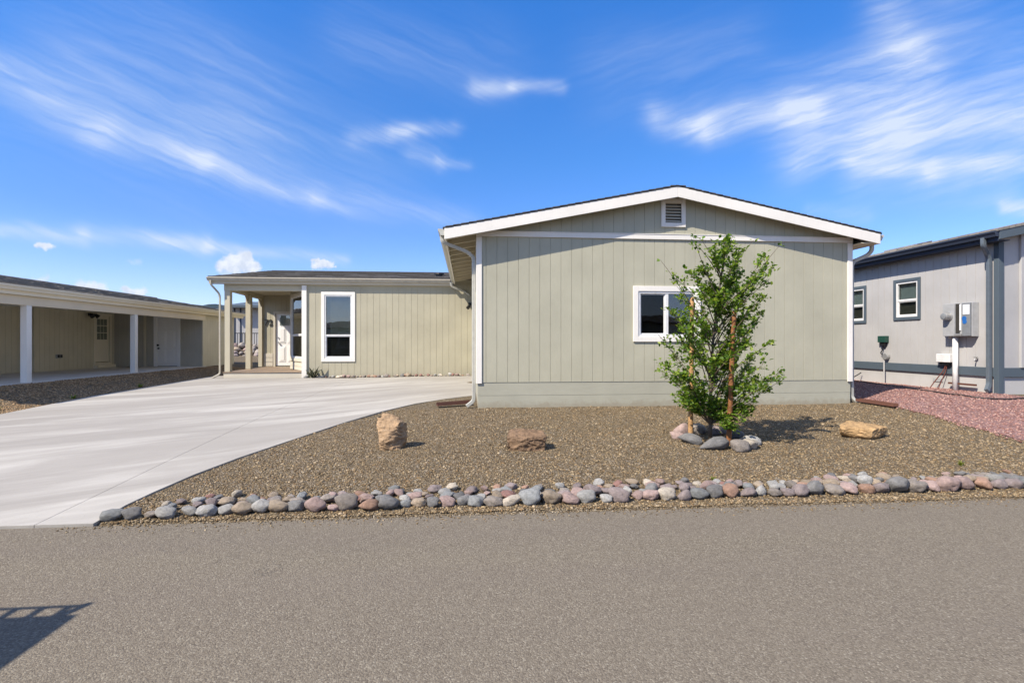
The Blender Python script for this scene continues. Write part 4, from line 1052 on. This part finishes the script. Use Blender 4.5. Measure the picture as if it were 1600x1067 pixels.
def curve_pts(a, b, r, sag=.12, n=7):
    a = Vector(a); b = Vector(b); L = (b-a).length
    m = (a+b)/2+Vector((r.gauss(0, .06)*L, r.gauss(0, .06)*L, sag*L))
    return [a*(1-t)**2+m*2*t*(1-t)+b*t*t for t in [i/(n-1) for i in range(n)]]
def tree():
    r = random.Random(12)
    tx, ty = 3.29, 6.68; z0 = gn(tx, ty)
    T = thing('young_tree', 'young leafy green tree tied between two wooden stakes in a ring of stones', 'tree', (tx, ty, z0))
    tk = [(tx, ty, z0-.05), (tx+.005, ty, .6), (tx+.02, ty+.01, 1.1), (tx+.05, ty, 1.6), (tx+.10, ty, 2.05), (tx+.18, ty, 2.5), (tx+.20, ty, 2.88)]
    mb = MB(); mb.tube(smooth_path(tk, .15), [.026]*1+[.024-.02*i/31 for i in range(len(smooth_path(tk, .15))-1)], 8); mb.build('trunk', m_bark, T, smooth=True)
    def on(z):
        for a, b in zip(tk, tk[1:]):
            if z <= b[2]: k = (z-a[2])/(b[2]-a[2]); return Vector([lerp(a[i], b[i], k) for i in range(3)])
        return Vector(tk[-1])
    tips = [(2.70, 2.66, .9, .30), (3.00, 2.80, .85, .55), (3.12, 2.72, .85, .7), (3.52, 2.86, 1, 1), (3.66, 2.72, 1, 1), (3.86, 2.70, 1, 1), (4.10, 2.76, 1, 1), (4.20, 2.70, 1, 1), (4.24, 2.55, 1, 1), (4.0, 2.42, 1, 1),
            (4.08, 2.12, 1, .9), (3.9, 2.25, 1, 1), (4.12, 1.90, 1, 1), (4.08, 1.74, 1, 1), (3.85, 1.85, 1, 1), (3.92, 1.5, 1, 1), (4.18, 1.22, 1, 1.1), (4.22, 1.08, 1, 1.1), (4.10, .98, 1, 1.1), (3.98, 1.2, 1, 1), (3.72, .95, 1, 1), (3.78, .58, 1, .9), (3.66, .50, 1, .7), (3.92, .62, 1, .6),
            (2.86, .70, 1, 1), (2.95, .68, 1, .9), (2.80, .88, 1, .9), (2.74, 1.12, 1, .9), (2.66, 1.25, 1, .9), (2.80, 1.38, 1, 1), (2.62, 1.62, 1, .6), (2.85, 1.62, 1, .9), (2.66, 1.95, .9, .45), (2.82, 1.92, 1, .9), (2.78, 2.25, .9, .5), (2.88, 2.38, .9, .6), (2.98, 2.2, 1, .9), (3.05, 2.48, 1, .9), (3.2, 2.5, 1, 1), (3.35, 2.6, 1, 1), (3.75, 2.5, 1, 1), (3.6, 2.3, 1, 1), (3.12, .60, 1, .6), (3.42, .52, 1, .7), (3.05, .80, 1, 1)]
    limb = MB(); cr = MB()
    for X, Z in ((2.98, 2.74), (3.10, 2.86), (3.24, 2.78), (3.62, 2.95), (3.70, 2.92), (3.84, 2.86)): tips.append((X, Z, 1, .42))
    for _ in range(15):
        a = r.uniform(0, 6.28); zz = r.uniform(.45, 2.45); q = r.uniform(.22, .52)*(1 if zz < 1.9 else .75)
        tips.append((tx+.12*zz/2+math.cos(a)*q, zz, 1, 1.0))
    for i, (X, Z, k, den) in enumerate(tips):
        X = tx+(X-tx)*(.95 if X > tx else .97)
        for rep in range(2 if den > .7 and Z < 2.3 else 1):
            dy = r.gauss(0, .34) if rep else r.gauss(0, .2)
            zt = Z+(r.gauss(0, .10) if rep else 0); xt = X+((3.4-X)*r.uniform(.05, .4) if rep else 0)
            tip = Vector((xt, ty+dy, zt))
            zs = max(.38, min(2.4, zt-abs(xt-tx)*r.uniform(.9, 1.7)-.18)) if zt > .7 else .40
            if zt > 2.3: zs = max(1.4, zs)
            s = on(zs); pts = curve_pts(s, tip, r, .10 if zt > .7 else .22, 12)
            limb.tube(pts, [lerp(.0085, .0022, j/11) for j in range(12)], 5, caps=False)
            for j in range(3, 12):
                d = (pts[j]-pts[j-1]).normalized()
                t = j/11
                if r.random() > (.45+.5*t)*min(1, den+.2): continue
                leaf_cluster(cr, pts[j], d, r, int(r.randint(4, 7)*min(1, den+.15)), .054)
                # twigs
                for _ in range(2 if den > .6 and t < .97 else 1):
                    if r.random() < .62*min(1, den+.1):
                        ln_ = r.uniform(.07, .20)*(1.1-.5*t)
                        dd = (d+Vector((r.gauss(0, .8), r.gauss(0, .8), r.gauss(.25, .55)))).normalized(); e = pts[j]+dd*ln_
                        limb.tube([pts[j], (pts[j]+e)/2+Vector((0, 0, .01)), e], [.0035, .0028, .0015], 4, caps=False)
                        for q in (.4, .6, .8, 1.0): leaf_cluster(cr, pts[j].lerp(e, q), dd, r, r.randint(2, 4), .050)
    limb.build('limbs', m_bark, T, smooth=True)
    cr.build('crown', m_leaf, T)
    tie = MB(); tie.tube([(3.10, 6.85, 1.5), (3.29, 6.68, 1.47), (3.48, 6.55, 1.5)], .008, 6); tie.tube([(3.11, 6.85, 1.0), (3.29, 6.68, .97), (3.47, 6.55, 1.0)], .008, 6); tie.build('tie', m_black, T)
    return T
tree()
def stake(x, y, h, lean, mat, label):
    z = gn(x, y); mb = MB(); n = 14; r = random.Random(int(x*100))
    pts = [(lean*i/n+r.gauss(0, .004), r.gauss(0, .004), -.1+(h+.1)*i/n) for i in range(n+1)]
    mb.tube(pts, [.034+r.gauss(0, .0018)-.006*i/n for i in range(n+1)], 10)
    o = mb.build('tree_stake', mat, smooth=True); o.location = (x, y, z); return tag(o, label, 'stake', 'stakes holding the tree')
stake(3.105, 6.87, 1.98, .02, m_stake2, 'tan wooden stake on the window side of the young tree')
stake(3.47, 6.54, 1.78, .085, m_stake, 'orange wooden stake standing behind the round brown ring stone')

# small plants
def tuft(name, x, y, z, n, h, mat, label, cat, w=.01, spread=.6, seed=1, group=None):
    r = random.Random(seed); mb = MB()
    for _ in range(n):
        a = r.uniform(0, 6.28); l = h*r.uniform(.6, 1.1); s = spread*r.uniform(.3, 1)
        d = Vector((math.cos(a)*s, math.sin(a)*s, 1)).normalized(); sd = Vector((-math.sin(a), math.cos(a), 0))*w
        b = Vector((r.gauss(0, h*.12), r.gauss(0, h*.12), 0)); m = b+d*l*.55; e = b+d*l+Vector((math.cos(a), math.sin(a), -.3))*l*.15
        mb.add([b-sd*.6, b+sd*.6, m+sd, e, m-sd], [(0, 1, 2, 4), (4, 2, 3)])
    o = mb.build(name, mat); o.location = (x, y, z); return tag(o, label, cat, group)
tuft('agave', -4.86, 16.80, dz(-4.8, 16.8), 16, .42, m_agave, 'small dark spiky agave under the tall window of the beige wing', 'agave', .035, .9, 3)
WG = 'weeds sprouting in the gravel'
tuft('weed', -8.42, 11.8, gn(-8.42, 11.8), 40, .13, m_weed, 'yellow green weed in the shaded gravel beneath the near carport post', 'weed', .006, 1.0, 4, WG)
tuft('weed', -8.5, 14.2, gn(-8.5, 14.2), 36, .13, m_weed, 'yellow green weed in the gravel beneath the far carport post', 'weed', .006, 1.0, 5, WG)
tuft('weed', -8.55, 10.15, gn(-8.55, 10.15), 40, .10, m_weed, 'yellowish weed in the sunlit gravel at the driveway edge', 'weed', .006, 1.2, 6, WG)
tuft('weed', 2.60, 5.22, gn(2.6, 5.22), 30, .055, m_weed, 'tiny green weed just above the border stones below the tree', 'weed', .004, 1.0, 7, WG)
tuft('weed', 5.76, 5.50, gn(5.76, 5.5), 34, .07, m_weed, 'tiny green weed just above the border stones below the ochre boulder', 'weed', .004, 1.0, 8, WG)

# ------------------------------------------------------------------ house across the street (seen mirrored in the window panes)
ah = thing('opposite_house', 'long tan house across the street mirrored dark in the window panes', 'house', (0, -16, 0))
w = MB(); siding(w, Fr((0, -15, 0), (1, 0, 0), (0, 1, 0)), -17, 15, 0, 2.9)
w.add([(-17, -15, 0), (-17, -23, 0), (-17, -23, 2.9), (-17, -19, 3.6), (-17, -15, 2.9)], [(0, 1, 2, 3, 4)]); w.add([(15, -15, 0), (15, -23, 0), (15, -23, 2.9), (15, -19, 3.6), (15, -15, 2.9)], [(0, 1, 2, 3, 4)]); w.add([(-17, -23, 0), (15, -23, 0), (15, -23, 2.9), (-17, -23, 2.9)], [(0, 1, 2, 3)]); w.build('wall', m_wing, ah)
w = MB(); yslab(w, -17.4, 15.4, -14.6, 2.9, -19, 3.68, .06); yslab(w, -17.4, 15.4, -19, 3.68, -23.4, 2.9, .06); w.build('roof', m_roof, ah)
for x in (-12, -5, 3.5, 10): window(Fr((0, -15, 0), (1, 0, 0), (0, 1, 0)), x, x+1.4, 1.0, 2.3, ah, m_trim, .1, 'slider')
w = MB(); w.box(-1.2, -.25, -15.0, -14.95, .15, 2.2); w.build('door', m_doorwhite, ah)

# ------------------------------------------------------------------ golf cart standing out of frame; only its roof's shadow falls into the view
gc = thing('golf_cart', 'golf cart parked on the road whose roof and rack shadow falls on the asphalt', 'golf cart', (-5.5, .1, 0))
w = MB(); w.box(-6.6, -4.36, -.30, .93, 1.78, 1.83); w.build('roof', m_white, gc, bevel=.02)
w = MB()
for y in (-.38, 1.03): w.tube([(-6.6, y, 1.81), (-4.40, y, 1.81)], .014, 8)
for x in (-6.5, -6.1, -5.7, -5.3, -5.05, -4.895, -4.75, -4.61, -4.47):
    w.tube([(x, -.38, 1.81), (x, 1.03, 1.81)], .020, 8)
w.tube([(-4.46, .88, 1.81), (-4.385, 1.05, 1.81)], .024, 8); w.build('rack', m_black, gc)
w = MB()
for x in (-6.4, -4.7):
    for y in (-.22, .85): w.tube([(x, y, .75), (x+.06, y, 1.78)], .018, 8)
w.build('roof_support', m_black, gc)
w = MB(); w.prism([(-6.6, -.3, .30), (-4.3, -.3, .30), (-4.2, -.3, .55), (-4.45, -.3, .80), (-4.9, -.3, .82), (-5.0, -.3, .38), (-5.5, -.3, .38), (-5.55, -.3, .70), (-6.5, -.3, .75)], (0, 1.2, 0)); w.build('body', m_green, gc, bevel=.02)
w = MB(); w.box(-6.1, -5.55, -.25, .85, .72, .85); w.box(-6.2, -6.05, -.25, .85, .86, 1.30); w.build('seat', m_cream, gc, bevel=.03)
for x in (-6.15, -4.65):
    for y in (-.34, .94):
        w = MB(); w.tube([(x, y-.09, .23), (x, y+.09, .23)], .23, 20); w.build('wheel', m_black, gc, bevel=.02)

gc.location = (gc.location.x+.775, gc.location.y+1.135, 0)

# ------------------------------------------------------------------ LIGHT, SKY
SUNV = Vector((.80, .53, -1.0)).normalized()   # direction light travels
elev = math.asin(-SUNV.z)
sd = bpy.data.lights.new('sun', 'SUN'); sd.energy = 5.0; sd.angle = R(.55); sd.color = (1, .90, .755)
so = bpy.data.objects.new('sun', sd); col.objects.link(so); so.rotation_euler = SUNV.to_track_quat('-Z', 'Y').to_euler(); so.location = (-30, -30, 30)
W = bpy.data.worlds.new('World'); sc.world = W; W.use_nodes = True
t = NT(W.node_tree); W.node_tree.nodes.clear()
out = t.n('ShaderNodeOutputWorld'); bg = t.n('ShaderNodeBackground')
sky = t.n('ShaderNodeTexSky'); sky.sky_type = 'NISHITA'; sky.sun_disc = False; sky.sun_elevation = elev
sky.sun_rotation = math.atan2(-SUNV.x, -SUNV.y); sky.altitude = 1500; sky.air_density = 1.0; sky.dust_density = .35; sky.ozone_density = 2.2
tc = t.n('ShaderNodeTexCoord'); D = tc.outputs['Generated']
sx = t.n('ShaderNodeSeparateXYZ'); t.set(sx.inputs[0], D)
yy = t.math('MAXIMUM', sx.outputs[1], .05)
U = t.math('DIVIDE', sx.outputs[0], yy); V = t.math('DIVIDE', sx.outputs[2], yy)
# wobble
nz = t.n('ShaderNodeTexNoise', i_Vector=D, i_Scale=4.0, i_Detail=4.0, i_Roughness=.55); ns = t.n('ShaderNodeSeparateColor', i_0=nz.outputs[1])
nz2 = t.n('ShaderNodeTexNoise', i_Vector=D, i_Scale=11.0, i_Detail=6.0, i_Roughness=.62)
nz3 = t.n('ShaderNodeTexNoise', i_Vector=D, i_Scale=60.0, i_Detail=5.0, i_Roughness=.6); ns3 = t.n('ShaderNodeSeparateColor', i_0=nz3.outputs[1]); ns2 = t.n('ShaderNodeSeparateColor', i_0=nz2.outputs[1])
def wob(c, k1, k2, a, b): return t.math('ADD', c, t.math('ADD', t.math('MULTIPLY', t.math('SUBTRACT', a, .5), k1), t.math('MULTIPLY', t.math('SUBTRACT', b, .5), k2)))
Uw = wob(U, .11, .035, ns.outputs[0], ns2.outputs[0]); Vw = wob(V, .055, .018, ns.outputs[1], ns2.outputs[1])
Uc = wob(U, .02, .035, ns2.outputs[0], ns3.outputs[0]); Vc = wob(V, .014, .032, ns2.outputs[1], ns3.outputs[1])
def seg(u0, v0, u1, v1, w, amp, a=Uw, b=Vw):
    dx, dy = u1-u0, v1-v0; L2 = dx*dx+dy*dy
    du = t.math('SUBTRACT', a, u0); dv = t.math('SUBTRACT', b, v0)
    h = t.math('DIVIDE', t.math('ADD', t.math('MULTIPLY', du, dx), t.math('MULTIPLY', dv, dy)), L2, clamp=True)
    ex = t.math('SUBTRACT', du, t.math('MULTIPLY', h, dx)); ey = t.math('SUBTRACT', dv, t.math('MULTIPLY', h, dy))
    d2 = t.math('ADD', t.math('MULTIPLY', ex, ex), t.math('MULTIPLY', ey, ey))
    return t.math('MULTIPLY', t.math('EXPONENT', t.math('MULTIPLY', d2, -1/(w*w))), amp)
def uv(px, py):   # angles on the sky, read off the photograph once
    a = (px-800)/800; b = (535-py)/800; th = math.atan(71/800)
    y = math.cos(th)-math.sin(th)*a; return ((math.sin(th)+math.cos(th)*a)/y, b/y)
STR = [((-40, 95), (150, 198), 0.0340, 0.334), ((150, 198), (310, 248), 0.0272, 0.334), ((310, 248), (500, 308), 0.0221, 0.286), ((500, 308), (730, 345), 0.0238, 0.223),
       ((100, 120), (300, 210), 0.1298, 0.146), ((200, 60), (360, 160), 0.1298, 0.101), ((330, 190), (560, 270), 0.1062, 0.112),
       ((-40, 354), (130, 366), 0.0153, 0.632), ((130, 366), (330, 386), 0.0165, 0.530), ((330, 386), (540, 402), 0.0118, 0.347),
       ((565, 216), (640, 208), 0.017, 0.30), ((625, 209), (715, 200), 0.014, 0.42), ((655, 236), (700, 248), 0.020, 0.28), ((695, 249), (745, 256), 0.009, 0.32), ((745, 138), (800, 136), 0.019, 0.34), ((800, 134), (875, 134), 0.013, 0.36), ((560, 60), (760, 95), 0.0708, 0.122),
       ((1030, 182), (1110, 192), 0.0283, 0.530), ((1110, 192), (1260, 168), 0.0354, 0.561), ((1260, 168), (1400, 105), 0.0649, 0.612), ((1390, 30), (1440, 110), 0.0590, 0.347),
       ((1240, 250), (1400, 205), 0.0496, 0.510), ((1400, 205), (1640, 180), 0.0767, 0.632), ((1340, 262), (1450, 272), 0.0236, 0.561), ((1450, 272), (1640, 250), 0.0212, 0.561), ((1350, 290), (1560, 290), 0.0472, 0.286),
       ((1560, 324), (1640, 326), 0.0165, 0.714), ((1270, 330), (1360, 332), 0.0165, 0.224), ((960, 110), (1160, 90), 0.0826, 0.122), ((1480, 40), (1640, 90), 0.0944, 0.204)]
tot = None
for a, b, w, amp in STR:
    s = seg(*uv(*a), *uv(*b), w, amp); tot = s if tot is None else t.math('ADD', tot, s)
def fibre(ang, sx_, sy_, seed):
    m1 = t.n('ShaderNodeMapping'); t.set(m1.inputs[0], t.n('ShaderNodeCombineXYZ', i_0=Uw, i_1=Vw, i_2=seed).outputs[0]); m1.inputs['Rotation'].default_value = (0, 0, R(ang))
    m2 = t.n('ShaderNodeMapping'); t.set(m2.inputs[0], m1.outputs[0]); m2.inputs['Scale'].default_value = (sx_, sy_, 1)
    return t.noise(m2.outputs[0], 1.0, 7, .60, .35)
side = t.mapr(U, -.02, .25, 0, 1, True)
fa_ = t.math('ADD', t.math('MULTIPLY', fibre(19, 2.0, 15, 0.0), t.math('SUBTRACT', 1.0, side)), t.math('MULTIPLY', fibre(-13, 2.0, 13, 4.0), side))
fb_ = t.math('ADD', t.math('MULTIPLY', fibre(24, 4.0, 60, 2.0), t.math('SUBTRACT', 1.0, side)), t.math('MULTIPLY', fibre(-20, 4.0, 52, 6.0), side))
tot = t.math('MULTIPLY', tot, t.math('MULTIPLY', t.mapr(fa_, .30, .68, .30, 1.35), t.mapr(fb_, .28, .70, .42, 1.3)))
# small cumulus puffs low in the sky
CUM = [((350, 415), (392, 416), .017, 1.5), ((366, 405), (382, 404), .013, 1.3), ((492, 415), (516, 416), .010, 1.3), ((500, 408), (503, 408), .007, 1.0), ((60, 386), (80, 386), .0095, 1.2), ((200, 409), (222, 410), .007, .55), ((125, 447), (160, 447), .012, 1.1), ((50, 437), (75, 437), .008, .8), ((195, 455), (222, 456), .011, 1.2)]
cum = None
for a, b, w, amp in CUM:
    s = seg(*uv(*a), *uv(*b), w, amp, Uc, Vc); cum = s if cum is None else t.math('ADD', cum, s)
cum = t.mapr(t.math('ADD', cum, t.math('MULTIPLY', t.math('SUBTRACT', ns3.outputs[2], .5), .9)), .30, 1.15, 0, .92, True)
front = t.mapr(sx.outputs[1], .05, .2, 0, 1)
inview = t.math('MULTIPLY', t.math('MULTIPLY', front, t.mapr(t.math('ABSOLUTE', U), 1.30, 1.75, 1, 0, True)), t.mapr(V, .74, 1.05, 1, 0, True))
fill_clouds = t.math('MULTIPLY', t.mapr(t.noise(t.coords((1, 1, 2.2), kind='Generated'), 1.9, 7, .62, .4), .40, .66, 0, .92, True), t.math('SUBTRACT', 1.0, inview))  # unseen clouds behind and overhead, added to whiten and lift the shade fill
tot = t.math('ADD', t.math('MULTIPLY', tot, front), fill_clouds)
hs_ = t.n('ShaderNodeHueSaturation', i_Hue=.5, i_Saturation=1.22, i_Value=1.0, i_Color=sky.outputs[0])
skc = t.mix(1.0, hs_.outputs[0], (.56, .77, .98, 1), 'MULTIPLY')
el = t.ramp(sx.outputs[2], [(0.0, (.74, .475, .42)), (.10, (.70, .462, .425)), (.20, (.57, .44, .45)), (.33, (.485, .49, .49)), (.55, (.40, .555, .60)), (1.0, (.40, .56, .62))])
skc = t.mix(1.0, skc, t.mix(1.0, el, (2, 2, 2, 1), 'MULTIPLY'), 'MULTIPLY')
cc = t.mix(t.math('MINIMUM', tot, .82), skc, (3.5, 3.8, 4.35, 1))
cc = t.mix(t.math('MULTIPLY', cum, front), cc, t.mix(t.mapr(ns3.outputs[1], .38, .62, 0, 1), (3.1, 3.35, 3.8, 1), (4.1, 4.2, 4.4, 1)))
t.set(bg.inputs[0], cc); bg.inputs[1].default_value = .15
t.set(out.inputs[0], bg.outputs[0])

# ------------------------------------------------------------------ air
def haze():
    mb = MB(); mb.box(-6500, 6500, -6500, 6500, -14, 330)
    m = bpy.data.materials.new('air'); m.use_nodes = True; n = m.node_tree; n.nodes.clear(); t = NT(n)
    o = t.n('ShaderNodeOutputMaterial'); v = t.n('ShaderNodeVolumePrincipled'); v.inputs['Color'].default_value = (.52, .70, 1.0, 1); v.inputs['Density'].default_value = HAZE; v.inputs['Anisotropy'].default_value = .2
    t.set(o.inputs['Volume'], v.outputs[0]); h = mb.build('haze', m); h['kind'] = 'stuff'; h['label'] = 'thin blue air between here and the far hills'; h['category'] = 'haze'
HAZE = .000035
if HAZE: haze()

# ------------------------------------------------------------------ camera
cd_ = bpy.data.cameras.new('camera'); cd_.sensor_width = 36; cd_.lens = 18.0; cd_.shift_y = .0009; cd_.clip_start = .05; cd_.clip_end = 20000
co = bpy.data.objects.new('camera', cd_); col.objects.link(co); co.location = (0, 0, 1.5); co.rotation_euler = (R(90), 0, -math.atan(71/800))
sc.camera = co
vs = sc.view_settings; vs.view_transform = 'Standard'; vs.look = 'None'; vs.gamma = 1; vs.use_curve_mapping = False; vs.exposure = .68
sc.cycles.max_bounces = 7; sc.cycles.transparent_max_bounces = 12; sc.cycles.caustics_reflective = False; sc.cycles.caustics_refractive = False
sc.cycles.sample_clamp_indirect = 6.0
